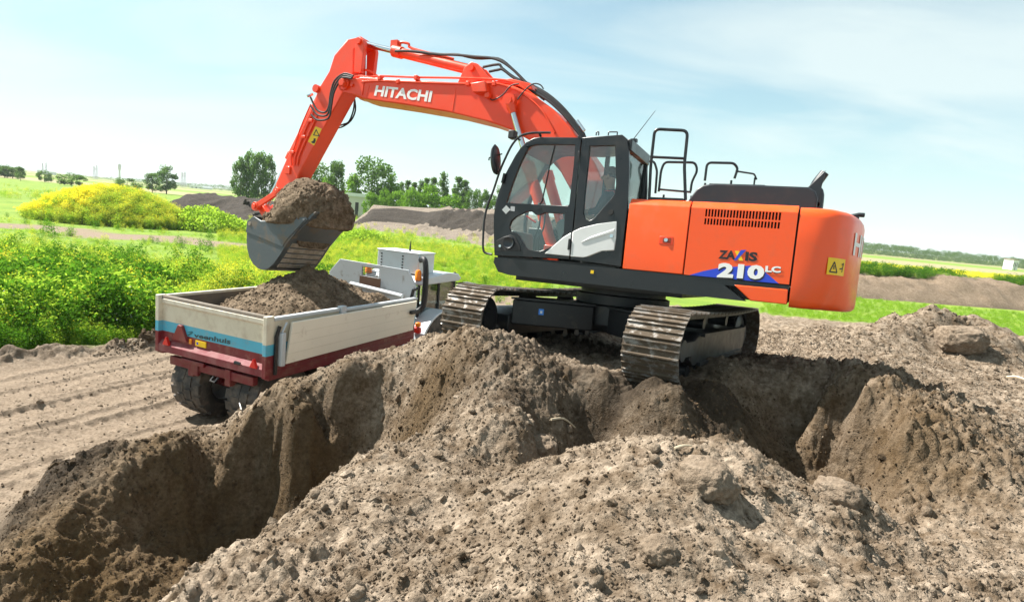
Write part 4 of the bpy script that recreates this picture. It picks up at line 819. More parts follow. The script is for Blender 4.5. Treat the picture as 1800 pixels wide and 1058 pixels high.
m = MB(); m.prism([(5.90, 1.285), (5.50, 1.66), (5.53, 1.70), (5.93, 1.32)], BY0, BY1, 'y'); m.build('cutting_edge', BUCKETM, BK, .004)
for k in range(5):
    yy_ = BY0 + .06 + k * (BY1 - BY0 - .12) / 4; m = MB(); m.prism([(5.60, 1.58), (5.42, 1.75), (5.43, 1.77), (5.57, 1.69)], yy_ - .05, yy_ + .05, 'y'); m.build('tooth', BUCKETM, BK, .01)
pa = np.array([6.36, .715]); pe = np.array([5.98, 1.215]); dd = (pe - pa) / np.linalg.norm(pe - pa); nn = np.array([-dd[1], dd[0]]); nn = nn if nn[1] < 0 else -nn
for k in range(5):
    a = pa + dd * (.02 + k * .122); b = a + dd * .085; m = MB(); m.prism([tuple(a + nn * .0), tuple(b + nn * .0), tuple(b + nn * .03), tuple(a + nn * .03)], BY0 + .05, BY1 - .09, 'y'); m.build('wear_strip', STRIPM, BK, .004)
for Y in (-.2, .2):
    m = MB(); m.prism([(6.36, 1.55), (6.46, 1.86), (6.60, 1.88), (6.70, 1.68), (6.90, 1.62), (7.02, 1.52), (6.9, 1.4), (6.5, 1.4)], Y - .03, Y + .03, 'y'); m.build('bucket_ear', BUCKETM, BK, .01)

# ------------------------------------------------------------------ soil lumps as meshes
def ico(sub):
    bm = bmesh.new(); bmesh.ops.create_icosphere(bm, subdivisions=sub, radius=1); bm.verts.ensure_lookup_table(); v = np.array([q.co[:] for q in bm.verts]); f = [tuple(x.index for x in p.verts) for p in bm.faces]; bm.free(); return v, f
def n3(v, sc, s=0):
    x, y, z = v[:, 0] / sc, v[:, 1] / sc, v[:, 2] / sc
    return (vnoise(x + 5.2 * s, y + z * .7, s) + vnoise(y - 3.1 * s, z + x * .7, s + 1) + vnoise(z + 1.7, x + y * .7 + s, s + 2)) / 1.5 - 1
def lump(seed, sub=2, amp=.25):
    v, f = ico(sub); r = 1 + amp * n3(v, .9, seed) + amp * .5 * n3(v, .4, seed + 9); v = v * r[:, None]
    me = bpy.data.meshes.new('lump'); me.from_pydata([tuple(q) for q in v], [], f); me.polygons.foreach_set('use_smooth', np.ones(len(f), bool)); return me
# load in the bucket
v, f = ico(6)
sgn = np.sign(v); vv = sgn * np.abs(v) ** .62                # blocky, as the bucket shaped it
vv = vv / np.maximum(1, np.linalg.norm(vv, axis=1) / 1.12)[:, None]
lo = np.array([.80, .53, .60]); q = vv * lo
q[:, 2] += -.34 * (q[:, 0] > 0) * q[:, 0] * (q[:, 2] > 0) - .10 * np.minimum(q[:, 0], 0) * 0
q[:, 0] += np.where(q[:, 2] > 0, -.05, .0) * 1
disp = .13 * n3(q, .42, 3) + .07 * np.abs(n3(q, .2, 5)) + .05 * np.abs(n3(q * np.array([1.6, 1.6, .7]), .1, 7)) + .03 * n3(q, .045, 11)
# crumbs
q = q + v * disp[:, None]
a_ = math.atan2(.5, 1.0); 
q = q + np.array([6.12, .04, 1.70])
# keep the part inside the bucket from poking through the shell
ins = q[:, 2] < 1.5; cx_, cz_ = 6.42, 1.25
q[ins, 0] = np.clip(q[ins, 0], 5.95, 6.93); q[ins, 2] = np.maximum(q[ins, 2], 1.12); q[ins, 1] = np.clip(q[ins, 1], BY0 + .03, BY1 - .01)
me = bpy.data.meshes.new('heap'); me.from_pydata([tuple(k) for k in q], [], f); me.polygons.foreach_set('use_smooth', np.ones(len(f), bool)); me.materials.append(HEAPM)
bucket_pts = q[RNG.integers(0, len(q), 1500)]; bucket_pts = bucket_pts[bucket_pts[:, 2] > 1.62]
o = bpy.data.objects.new('soil_load', me); COL.objects.link(o); o.matrix_world = m4(MU, MT); tag(o, 'brown clay soil heaped in the raised excavator bucket', 'soil heap')

# ------------------------------------------------------------------ the tipping trailer
TRL = empty('tipping_trailer', m4(TR, TO), 'cream, blue and maroon tipping trailer with a load of soil', 'trailer')
def band_mat():
    m, t, b = new_mat('cream_blue_maroon_paint'); tcn = N(t, 'ShaderNodeTexCoord'); sp = N(t, 'ShaderNodeSeparateXYZ'); o = tcn.outputs['Object']; L(t, o, sp.inputs[0])
    def step(z):
        n = N(t, 'ShaderNodeMath', operation='GREATER_THAN'); n.inputs[1].default_value = z; L(t, sp.outputs['Z'], n.inputs[0]); return n.outputs[0]
    nz = noise(t, 3, 5, .6, o).outputs['Fac']
    mar = mixc(t, nz, (.12, .008, .014), (.21, .017, .026)); blu = mixc(t, nz, (.05, .34, .50), (.10, .46, .62)); cre = mixc(t, nz, (.52, .47, .36), (.72, .68, .56))
    c = mixc(t, step(1.453), mar, blu); c = mixc(t, step(1.627), c, cre)
    d = ramp(t, noise(t, 5, 8, .7, o).outputs['Fac'], .5, .72); dm = N(t, 'ShaderNodeMath', operation='MULTIPLY'); dm.inputs[1].default_value = .42; L(t, d.outputs[0], dm.inputs[0]); c = mixc(t, dm.outputs[0], c, (.33, .24, .17))
    L(t, c, b.inputs['Base Color']); b.inputs['Roughness'].default_value = .5; return m
BAND = band_mat()
MAROON = paint('maroon_paint', (.15, .009, .015), .5, .4, dsc=5, lo=.45, hi=.75)
CREAM = paint('cream_board', (.78, .73, .62), .45, .45, dsc=3.2, lo=.60, hi=.72, dirtcol=(.36, .26, .17))
CREAMR = paint('cream_rail', (.62, .58, .48), .5, .55, dsc=6, lo=.5, hi=.7, dirtcol=(.28, .19, .12))
GREYH = paint('headboard_grey', (.46, .50, .53), .5, .5, dsc=5, lo=.57, hi=.66, dirtcol=(.16, .1, .06))
WOODR = paint('dirty_top_rail', (.14, .115, .09), .85, .6, dsc=8, bump=.4)
INNER = paint('worn_bed_lining', (.12, .10, .085), .7, .8, dsc=3, lo=.4, hi=.7)
TW = 1.25; ZB, ZT = 1.11, 2.05; LEN = 3.95
m = MB(); m.box(.06, LEN, -TW + .06, TW - .06, ZB, ZB + .06); m.build('bed_floor', INNER, TRL)
m = MB(); m.prism([(-TW + .06, 1.17), (TW - .06, 1.17), (TW - .06, 1.93), (-TW + .06, 1.93)], .03, .07, 'x'); TG = m.build('tailgate', BAND, TRL)
m = MB(); m.prism([(0.0, 1.93), (.03, 1.90), (.09, 1.90), (.09, 2.0), (0.0, 2.0)], -TW + .07, TW - .07, 'y'); m.build('tailgate_rail', CREAMR, TG, .006)
m = MB(); m.prism([(0.01, 2.002), (.085, 2.002), (.085, 2.055), (.02, 2.05)], -TW + .07, TW - .07, 'y'); m.build('top_strip', WOODR, TG, .006)
m = MB(); m.prism([(.03, 1.31), (-.045, 1.235), (-.045, 1.12), (.06, 1.12)], -TW + .07, TW - .07, 'y'); m.build('bumper_ledge', paint('dusty_maroon', (.17, .018, .026), .7, .6, dsc=4, lo=.42, hi=.75, dirtcol=(.30, .18, .165)), TG, .006)
for sgn in (1, -1):
    m = MB(); m.box(-.05, .10, sgn * TW - (.075 if sgn > 0 else 0), sgn * TW + (.075 if sgn < 0 else 0), 1.10, 2.06); m.build('corner_post', BAND, TRL, .008)
m = MB(); m.box(.1, LEN, TW - .06, TW - .01, ZB, 2.0); m.build('side_wall', INNER, TRL)
m = MB(); m.box(.1, LEN, TW - .065, TW + .01, 2.0, 2.05); m.build('top_rail', CREAMR, TRL, .008)
m = MB(); m.box(.1, LEN, -TW + .01, -TW + .06, ZB, 1.98); m.build('side_wall', BAND, TRL)
m = MB(); m.box(.1, 1.55, -TW - .02, -TW + .07, 1.985, 2.04); m.box(1.68, LEN, -TW - .02, -TW + .07, 1.965, 2.015); m.build('top_rail', GREYH, TRL, .008)
m = MB(); m.box(1.55, 1.68, -TW - .05, -TW + .05, 1.93, 2.07); m.build('rail_bracket', GREYH, TRL, .01)
# drop-side board, hung outside on the right
m = MB(); m.prism([(.27, 1.30), (.38, 1.945), (3.82, 1.96), (3.74, 1.36)], -1.345, -1.30, 'y'); DS = m.build('drop_side_board', CREAM, TRL, .006)
for k in range(1, 4):
    za = 1.3 + k * .155; m = MB(); m.tube([(.27 + k * .02, -1.347, za), (3.74 + k * .015, -1.347, za + .05)], .0025, 6); m.build('board_seam', CREAMR, DS)
m = MB(); m.box(.16, .24, -1.36, -1.27, 1.28, 1.80); m.tube([(.2, -1.31, 1.8), (.26, -1.31, 1.9), (.3, -1.3, 1.95)], .02, 6); m.build('board_hinge_post', GREYH, TRL, .01)
m = MB(); m.tube([(.12, -1.28, 1.15), (.12, -1.28, 1.75), (.18, -1.28, 1.9)], .03, 6); m.build('black_strut', STEELF, TRL)
m = MB(); m.box(.02, LEN - .1, -TW, -TW + .1, 1.06, 1.20); m.build('side_sill', MAROON, TRL, .01)
m = MB(); m.box(.02, LEN - .1, TW - .1, TW, 1.06, 1.20); m.build('side_sill', MAROON, TRL, .01)
for k in range(5):
    xx = .6 + k * .75; m = MB(); m.prism([(-1.2, 1.06), (-.5, .86), (-.4, .86), (-.4, 1.09), (-1.2, 1.09)], xx - .03, xx + .03, 'x'); m.build('outrigger', MAROON, TRL)
for yy_ in (-.42, .42):
    m = MB(); m.box(-.02, 4.5, yy_ - .06, yy_ + .06, .82, 1.09); m.build('chassis_rail', MAROON, TRL, .01)
m = MB(); m.box(.0, .10, -.95, .95, .92, 1.06); m.build('rear_crossmember', MAROON, TRL, .01)
m = MB(); m.box(-.04, .0, .1, .62, 1.02, 1.09); m.box(-.03, .04, .25, .4, .85, 1.03); m.build('rear_hitch', MAROON, TRL, .01)
m = MB(); m.tube([(-.02, -.22, .92), (-.08, -.22, .86), (-.08, -.12, .86), (-.02, -.12, .92)], .02, 6); m.build('tow_eye', STEELF, TRL)
m = MB(); m.prism([(4.3, .55), (5.2, .5), (5.2, .58), (4.3, .95)], -.12, .12, 'y'); m.build('drawbar', MAROON, TRL, .01)
# headboard with grille
HB = [(1.12, 1.98), (1.12, 2.27), (.84, 2.585), (-.98, 2.555), (-1.19, 2.23), (-1.19, 1.98)]
m = MB(); m.prism(HB, LEN, LEN + .05, 'x', [[(.22, 2.30), (.22, 2.50), (-.24, 2.49), (-.24, 2.29)]]); HBO = m.build('headboard', GREYH, TRL, .006)
for k in range(6):
    z = 2.305 + k * .036; m = MB(); m.box(LEN + .005, LEN + .03, -.24, .22, z, z + .012); m.build('grille_bar', WOODR, HBO)
m = MB(); m.box(LEN + .0, LEN + .05, -TW + .05, TW - .05, ZB, 1.98); m.build('front_wall', GREYH, TRL)
m = MB(); m.box(LEN - .012, LEN - .002, -.30, .26, 2.08, 2.285); m.build('rust_panel', paint('rust', (.14, .07, .04), .8, .5), HBO)
m = MB(); m.tube([(LEN - .25, -1.05, 2.03), (LEN - .25, .3, 2.12)], .05, 8); m.build('tarp_roll', GREYH, TRL)
m = MB(); m.tube([(LEN - .02, -1.12, 2.0), (LEN - .03, -1.16, 2.16), (LEN + .1, -1.2, 2.2)], .035, 6); m.build('latch_gear', STEELF, TRL)
m = MB(); m.box(3.55, 3.85, -1.42, -1.35, 1.72, 1.79); m.build('marker_arm', RUBBER, TRL, .01)
# tailgate fittings
def tri_plate(y, z, w, h, name, mat, x=-.01):
    m = MB(); m.prism([(y - w / 2, z), (y + w / 2, z), (y + w * .12, z + h), (y - w * .12, z + h)] if w > .25 else [(y - w / 2, z), (y + w / 2, z), (y, z + h)], x - .012, x + .04, 'x'); return m.build(name, mat, TG, .006)
tri_plate(.70, 1.36, .36, .26, 'warning_triangle', paint('reflector_red', (.20, .018, .02), .45, .5))
tri_plate(.98, 1.245, .15, .14, 'triangle_reflector', REDD, -.05)
tri_plate(-1.0, 1.235, .15, .14, 'triangle_reflector', REDD, -.05)
m = MB(); m.box(.012, .031, .12, .36, 1.335, 1.425); pl_ = m.build('number_plate', YELLOWD, TG)
quad_text('lettering', '0-00', [(.010, .26, 1.40), (.010, .14, 1.40), (.010, .14, 1.36), (.010, .26, 1.36)], paint('plate_brown', (.3, .22, .02), .5), pl_) if False else None
m = MB(); m.cyl((.013, .31, 1.38), (.010, .31, 1.38), .022, seg=12); m.build('plate_mark', BLUED, pl_)
m = MB(); m.box(.012, .031, .46, .51, 1.34, 1.42); m.build('side_reflector', paint('amber', (.8, .28, .02), .35), TG)
quad_text('lettering', 'veenhuis', [tuple(tp(a, b, 0, .026)) for a, b in crop([(452, 528), (812, 590), (806, 642), (448, 572)], 5.567, 260, 490)], paint('faded_teal_black', (.03, .07, .085), .6, .5), TG, .03)
m = MB(); m.prism([(a[1], a[2]) for a in [tp(x, y, 0, .026) for x, y in crop([(385, 520), (430, 512), (442, 528), (400, 556), (385, 552), (420, 528)], 5.567, 260, 490)]], .022, .028, 'x'); m.build('swoosh', paint('faded_teal', (.03, .16, .2), .6), TG)
m = MB(); m.tube([(-.05, -.62, 1.24), (-.09, -.66, 1.27), (-.06, -.74, 1.25)], .025, 6); m.build('clevis', STEELF, TG)
# wheels
def tread_tyre(R, W, c, lugs, name_t, parent, mat=RUBBER):
    m = MB(); h = W / 2
    m.lathe([(R * .48, -h * .80), (R * .60, -h * .97), (R * .80, -h), (R * .93, -h * .92), (R * .985, -h * .72), (R, 0), (R * .985, h * .72), (R * .93, h * .92), (R * .80, h), (R * .60, h * .97), (R * .48, h * .80)], c, 'y', 40)
    o = m.build(name_t, mat, parent); t = MB()
    for k in range(lugs):
        for row, (y0, y1) in enumerate(((-h * .95, -h * .5), (-h * .44, h * .02), (h * .06, h * .48), (h * .54, h * .95))):
            a = 2 * math.pi * (k + .5 * (row % 2)) / lugs; da = 2 * math.pi / lugs * .38; rr = R * (.955 if row in (0, 3) else .99)
            V = []
            for (aa, sk) in ((a - da, 0), (a + da, 0)):
                for yy in (y0, y1):
                    for r in (rr - .03, rr + .022): V.append((c[0] + r * math.cos(aa), c[1] + yy, c[2] + r * math.sin(aa)))
            t.add(V, [(0, 1, 3, 2), (4, 6, 7, 5), (0, 4, 5, 1), (2, 3, 7, 6), (1, 5, 7, 3), (0, 2, 6, 4)])
    t.build('tread_block', mat, o); return o
TYREM = paint('dusty_tyre_rubber', (.028, .027, .026), .75, .7, dsc=5, lo=.42, hi=.68, dirtcol=(.17, .135, .105))
RIMM = paint('grey_rim', (.36, .36, .35), .5, .4)
for xx in (.62, 2.02):
    for yy_ in (.64, -.64):
        m = MB(); m.lathe([(0, -.05), (.12, -.05), (.14, .02), (.27, .05), (.29, .22), (.315, .24), (.30, .2), (.28, 0), (.28, -.2), (.31, -.24)], (xx, yy_, .575), 'y', 28)
        WH = m.build('wheel', RIMM, TRL); tread_tyre(.585, .70, (xx, yy_, .575), 18, 'tyre', WH, TYREM)
    m = MB(); m.cyl((xx, -.6, .575), (xx, .6, .575), .06, seg=12); m.box(xx - .1, xx + .1, -.5, -.36, .6, .84); m.box(xx - .1, xx + .1, .36, .5, .6, .84); m.build('axle', MAROON, TRL)
# load in the trailer
def heap_h(x, y):
    r = np.hypot((x - 2.15) / np.where(x < 2.15, 1.6, 1.8), (y - .05) / 1.3); z = 1.80 + .74 * np.clip(1 - r ** 1.15, -.30, 1)
    z = z + .10 * np.exp(-(((x - 3.2) / .5) ** 2 + ((y + .9) / .3) ** 2)) + .20 * np.exp(-(((x - 3.1) / .35) ** 2 + ((y + 1.05) / .25) ** 2))
    z = z + .06 * fbm(x, y, .4, 4, 71) + .5 * clods(x, y, .2, .5, 72, .7) + .55 * clods(x, y, .1, .6, 73, .8) + .6 * clods(x, y, .05, .7, 74, .8)
    edge = np.minimum(1.17 - np.abs(y), np.minimum(x - .1, 3.9 - x)); z = z - .25 * sm(.12, 0, edge); return z, None
me, *_r = grid_mesh(np.linspace(.10, 3.92, 200), np.linspace(-1.18, 1.18, 130), heap_h); me.materials.append(HEAPM)
# skirt so that the heap is a body, not a sheet
bm = bmesh.new(); bm.from_mesh(me); be = [e for e in bm.edges if e.is_boundary]; r = bmesh.ops.extrude_edge_only(bm, edges=be); nv = [g for g in r['geom'] if isinstance(g, bmesh.types.BMVert)]
for q in nv: q.co.z = 1.18
bmesh.ops.contextual_create(bm, geom=[e for e in bm.edges if e.is_boundary]); bm.to_mesh(me); bm.free()
o = bpy.data.objects.new('soil_load', me); COL.objects.link(o); o.matrix_world = m4(TR, TO); tag(o, 'pile of loose brown soil lying in the trailer bed', 'soil heap')

# ------------------------------------------------------------------ the tractor in front of the trailer
TX = 5.0; TZ = -.12
TRAC = empty('tractor', m4(TR, TO + TR @ np.array([TX, 0.05, TZ])), 'light grey tractor with a white roof box, hitched to the trailer', 'tractor')
TGREY = paint('tractor_grey', (.55, .60, .64), .35, .12, coat=.3); TDG = paint('tractor_dark_grey', (.17, .20, .24), .4, .2); AMBER = paint('amber_lens', (.95, .24, .01), .2); BOXW = paint('box_grey_white', (.60, .66, .67), .45, .15)
m = MB(); m.prism([(-.15, 2.30), (.0, 2.42), (.9, 2.50), (1.55, 2.44), (1.72, 2.32), (1.6, 2.26), (-.1, 2.24)], -.80, .80, 'y'); m.build('cab_roof', TGREY, TRAC, .09, None, 4)
m = MB(); m.box(.05, .72, -.56, .60, 2.47, 2.93); RB = m.build('roof_box', BOXW, TRAC, .012)
m = MB(); m.box(.03, .74, -.58, .62, 2.93, 2.955); m.build('box_lid', BOXW, RB, .01)
for yy_ in (-.12, .48):
    for z in (2.55, 2.62, 2.69, 2.76, 2.83):
        m = MB(); m.box(.04, .051, yy_ - .02, yy_ + .02, z, z + .03); m.build('box_slot', BLACKD, RB)
m = MB(); m.tube([(.35, -.1, 2.955), (.35, -.1, 3.05), (.36, -.1, 3.2)], [.03, .02, .006], 8); m.build('roof_aerial', RUBBER, RB)
for (x, y) in ((-.08, .74), (-.08, -.66)):
    m = MB(); m.lathe([(0, 2.60), (.04, 2.59), (.07, 2.55), (.075, 2.45), (.08, 2.44), (.08, 2.36), (0, 2.36)], (x, y, 0), 'z', 16); m.build('beacon', AMBER, TRAC)
for y in (-.15, -.45, .45):
    m = MB(); m.cyl((-.14, y, 2.26), (-.06, y, 2.26), .07, seg=16); m.build('work_lamp', WHITEP, TRAC)
m = MB(); m.tube([(.12, -.56, 2.80), (.02, -.72, 2.84), (-.02, -.80, 2.7), (-.03, -.84, 2.3), (-.04, -.84, 1.9), (-.08, -.80, 1.72), (-.16, -.66, 1.60), (-.2, -.5, 1.58)], .065, 12, 6); m.build('air_hose', RUBBER, TRAC)
m = MB()
for (x, y) in ((-.05, .70), (-.05, -.70), (1.45, .74), (1.45, -.74), (.72, .76), (.72, -.76)): m.tube([(x, y, 1.35), (x, y * .97, 2.28)], .035, 6)
m.build('cab_frame', RUBBER, TRAC)
m = MB(); m.box(-.06, -.054, -.68, .68, 1.45, 2.26); m.box(1.45, 1.456, -.7, .7, 1.4, 2.26); m.box(.0, 1.42, -.736, -.73, 1.4, 2.26); m.box(.0, 1.42, .73, .736, 1.4, 2.26); m.build('cab_glass', GLASS, TRAC)
m = MB(); m.box(.1, .6, -.28, .28, 1.3, 1.45); m.prism([(.05, 1.4), (.2, 1.4), (.12, 2.0), (.02, 2.0)], -.25, .25, 'y'); m.build('seat', SEATM, TRAC, .04)
m = MB(); m.box(-.05, 1.5, -.68, .68, .75, 1.42); m.build('cab_floor', TDG, TRAC, .03)
m = MB(); m.prism([(1.5, .8), (3.6, .8), (3.68, 1.1), (3.5, 1.42), (1.5, 1.58)], -.42, .42, 'y'); m.build('bonnet', TGREY, TRAC, .08, None, 3)
m = MB(); m.box(-.4, 3.4, -.25, .25, .45, .9); m.build('chassis', TDG, TRAC, .03)
for sgn in (1, -1):
    prof_o = [(.45 + .92 * math.cos(t), .80 + .86 * math.sin(t)) for t in np.linspace(rad(15), rad(178), 16)]; prof_i = [(.45 + .86 * math.cos(t), .80 + .80 * math.sin(t)) for t in np.linspace(rad(178), rad(15), 16)]
    m = MB(); m.prism(prof_o + prof_i, sgn * .62, sgn * 1.12, 'y'); m.build('fender', TGREY, TRAC, .04, None, 3)
    m = MB(); m.prism([(.45 + .88 * math.cos(t), .80 + .84 * math.sin(t)) for t in np.linspace(rad(20), rad(95), 10)] + [(.45 + .5 * math.cos(t), .8 + .5 * math.sin(t)) for t in np.linspace(rad(95), rad(20), 10)], sgn * 1.10, sgn * 1.128, 'y'); m.build('fender_flare', TDG, TRAC, .01)
    m = MB(); m.box(-.47, -.36, sgn * .92 - .12, sgn * .92 + .12, 1.22, 1.36); tlh = m.build('tail_lamp', REDD, TRAC, .03)
    m = MB(); m.box(-.475, -.38, sgn * .92 - .11, sgn * .92 - .0, 1.37, 1.47); m.build('indicator_lens', AMBER, tlh, .02)
    for cx_, R_, W_ in ((.45, .80, .5), (2.9, .62, .44)):
        m = MB(); m.lathe([(0, -.1), (.2, -.1), (.22, 0), (R_ * .5, .05), (R_ * .5, -.2), (R_ * .53, -.22)], (cx_, sgn * .86, R_), 'y', 24); WH = m.build('wheel', TGREY, TRAC)
        tread_tyre(R_, W_, (cx_, sgn * .86, R_), 16, 'tyre', WH, TYREM)
    m = MB(); m.tube([(1.5, sgn * .76, 2.2), (1.55, sgn * 1.05, 2.26), (1.55, sgn * 1.38, 2.24)], .018, 6); ma_ = m.build('mirror_arm', RUBBER, TRAC)
    m = MB(); m.box(1.53, 1.58, sgn * 1.38 - .09, sgn * 1.38 + .09, 1.92, 2.24); m.build('mirror', RUBBER, ma_, .02)
m = MB(); m.tube([(1.62, -.62, 1.3), (1.62, -.62, 1.75), (1.62, -.62, 2.35), (1.66, -.62, 2.45)], [.08, .08, .045, .04], 10); m.build('exhaust_stack', RUBBER, TRAC)

# ------------------------------------------------------------------ operator in the excavator cab
def skin_body(joints, edges, radii, root):
    me = bpy.data.meshes.new('body'); me.from_pydata(joints, edges, []); ob = bpy.data.objects.new('tmp', me); COL.objects.link(ob)
    sk = ob.modifiers.new('s', 'SKIN'); sk.use_smooth_shade = True
    for i, r in enumerate(radii): me.skin_vertices[0].data[i].radius = r if isinstance(r, tuple) else (r, r)
    me.skin_vertices[0].data[root].use_root = True
    ss = ob.modifiers.new('d', 'SUBSURF'); ss.levels = 2; ss.render_levels = 2
    dg = bpy.context.evaluated_depsgraph_get(); out = bpy.data.meshes.new_from_object(ob.evaluated_get(dg)); bpy.data.objects.remove(ob); return out
YO = .82
J = [(.12, YO, 1.74), (.09, YO, 1.92), (.07, YO, 2.10), (.08, YO, 2.24), (.10, YO, 2.32), (.13, YO, 2.42), (.125, YO, 2.50),
     (.08, YO + .19, 2.19), (.16, YO + .26, 1.98), (.40, YO + .28, 1.93), (.52, YO + .30, 1.97),
     (.08, YO - .19, 2.19), (.16, YO - .26, 1.98), (.40, YO - .28, 1.93), (.52, YO - .30, 1.97),
     (.14, YO + .10, 1.73), (.55, YO + .13, 1.76), (.68, YO + .13, 1.42), (.82, YO + .13, 1.36),
     (.14, YO - .10, 1.73), (.55, YO - .13, 1.76), (.68, YO - .13, 1.42), (.82, YO - .13, 1.36)]
Ed = [(0, 1), (1, 2), (2, 3), (3, 4), (4, 5), (5, 6), (2, 7), (7, 8), (8, 9), (9, 10), (2, 11), (11, 12), (12, 13), (13, 14), (0, 15), (15, 16), (16, 17), (17, 18), (0, 19), (19, 20), (20, 21), (21, 22)]
Rd = [(.13, .15), (.125, .15), (.13, .17), (.06, .07), (.055, .055), (.085, .095), (.07, .08), (.065, .065), (.048, .048), (.036, .036), (.03, .04), (.065, .065), (.048, .048), (.036, .036), (.03, .04), (.09, .09), (.065, .065), (.05, .05), (.045, .035), (.09, .09), (.065, .065), (.05, .05), (.045, .035)]
bme = skin_body(J, Ed, Rd, 0)
extra = MB()
for s_ in (1, -1):                                                   # fingers curled round the joysticks
    hx, hy, hz_ = .53, YO + s_ * .30, 1.97
    for k, ln in enumerate((.052, .058, .055, .045)):
        b0 = np.array([hx + .03, hy - s_ * .03, hz_ + .022 - k * .018]); extra.tube([b0, b0 + [.03, s_ * .01, 0], b0 + [.04, s_ * (.03), -.004], b0 + [.02, s_ * ln, -.006]], [.0095, .009, .0085, .007], 6)
    b0 = np.array([hx + .0, hy - s_ * .02, hz_ + .03]); extra.tube([b0, b0 + [.03, 0, .02], b0 + [.05, s_ * .02, .015]], [.011, .010, .008], 6)
nz_ = MB(); nz_.tube([(.20, YO, 2.47), (.235, YO, 2.435), (.215, YO, 2.425)], [.012, .018, .012], 6)      # nose
for s_ in (1, -1):
    nz_.tube([(.12, YO + s_ * .088, 2.47), (.115, YO + s_ * .10, 2.44), (.13, YO + s_ * .092, 2.41)], [.016, .02, .012], 6)
bm = bmesh.new(); bm.from_mesh(bme)
for part in (extra, nz_):
    vs = [bm.verts.new(q) for q in part.v]
    for f_ in part.f: bm.faces.new([vs[i] for i in f_])
bm.to_mesh(bme); bm.free()
SKIN = paint('skin', (.50, .27, .19), .55); SHIRT = paint('dark_shirt', (.05, .055, .065), .8); TROUS = paint('work_trousers', (.06, .07, .10), .85); SHOE = paint('boots', (.03, .025, .02), .6)
for mm_ in (SHIRT, SKIN, TROUS, SHOE): bme.materials.append(mm_)
for p in bme.polygons:
    c = p.center; p.use_smooth = True
    p.material_index = 1 if (c.z > 2.285 and c.x < .3) or (c.x > .30 and 1.86 < c.z < 2.1) or (c.x > .26 and abs(c.y - YO) > .2 and c.z > 1.85) else (2 if (c.z < 1.84 and c.x > .02) else 0)
    if c.z < 1.42: p.material_index = 3
PER_ = bpy.data.objects.new('person', bme); COL.objects.link(PER_); PER_.matrix_world = m4(MU, MT); tag(PER_, 'operator in dark shirt sitting at the controls inside the excavator cab', 'person')
v, f = ico(3); hv = v * np.array([.105, .092, .085]) * (1 + .04 * n3(v, .3, 2))[:, None] + np.array([.105, YO, 2.505]); keep = [t for t in f if not (np.mean([hv[i][0] for i in t]) > .17 and np.mean([hv[i][2] for i in t]) < 2.53)]
me = bpy.data.meshes.new('hair'); me.from_pydata([tuple(q) for q in hv], [], keep); link_mesh('hair', me, paint('dark_hair', (.035, .025, .018), .7), PER_)
me = bpy.data.meshes.new('collar'); m = MB(); m.lathe([(.062, 2.262), (.078, 2.27), (.085, 2.235), (.10, 2.21)], (.085, YO, 0), 'z', 18); m.build('collar', REDD, PER_)

# ------------------------------------------------------------------ scatter (for what nobody could count)
def scatter(name, protos, pts, rots, scls, idx, label, cat):
    pc = bpy.data.collections.new(name + '_kinds')
    for i, (me, mt) in enumerate(protos):
        ob = bpy.data.objects.new('%s_kind_%02d' % (name, i), me)
        if mt is not None and not me.materials: me.materials.append(mt)
        pc.objects.link(ob)
    me = bpy.data.meshes.new(name); me.vertices.add(len(pts)); me.vertices.foreach_set('co', np.asarray(pts, np.float32).ravel())
    a = me.attributes.new('rot', 'FLOAT_VECTOR', 'POINT'); a.data.foreach_set('vector', np.asarray(rots, np.float32).ravel())
    a = me.attributes.new('scl', 'FLOAT_VECTOR', 'POINT'); a.data.foreach_set('vector', np.asarray(scls, np.float32).ravel())
    a = me.attributes.new('idx', 'INT', 'POINT'); a.data.foreach_set('value', np.asarray(idx, np.int32))
    ob = bpy.data.objects.new(name, me); COL.objects.link(ob)
    g = bpy.data.node_groups.new(name, 'GeometryNodeTree'); g.interface.new_socket('Geometry', in_out='INPUT', socket_type='NodeSocketGeometry'); g.interface.new_socket('Geometry', in_out='OUTPUT', socket_type='NodeSocketGeometry'); g.is_modifier = True
    gi = N(g, 'NodeGroupInput'); go = N(g, 'NodeGroupOutput'); ip = N(g, 'GeometryNodeInstanceOnPoints'); ci = N(g, 'GeometryNodeCollectionInfo')
    ci.inputs[0].default_value = pc; ci.inputs[1].default_value = True; ci.inputs[2].default_value = True
    def na(nm, dt):
        n = N(g, 'GeometryNodeInputNamedAttribute', data_type=dt); n.inputs[0].default_value = nm; return n.outputs[0]
    L(g, gi.outputs[0], ip.inputs['Points']); L(g, ci.outputs[0], ip.inputs['Instance']); ip.inputs['Pick Instance'].default_value = True
    L(g, na('idx', 'INT'), ip.inputs['Instance Index']); L(g, na('rot', 'FLOAT_VECTOR'), ip.inputs['Rotation']); L(g, na('scl', 'FLOAT_VECTOR'), ip.inputs['Scale']); L(g, ip.outputs[0], go.inputs[0])
    md = ob.modifiers.new('scatter', 'NODES'); md.node_group = g
    return tag(ob, label, cat, kind='stuff')
def rnd_rot(n, tilt=.15): return np.stack([RNG.normal(0, tilt, n), RNG.normal(0, tilt, n), RNG.uniform(0, 6.283, n)], 1)

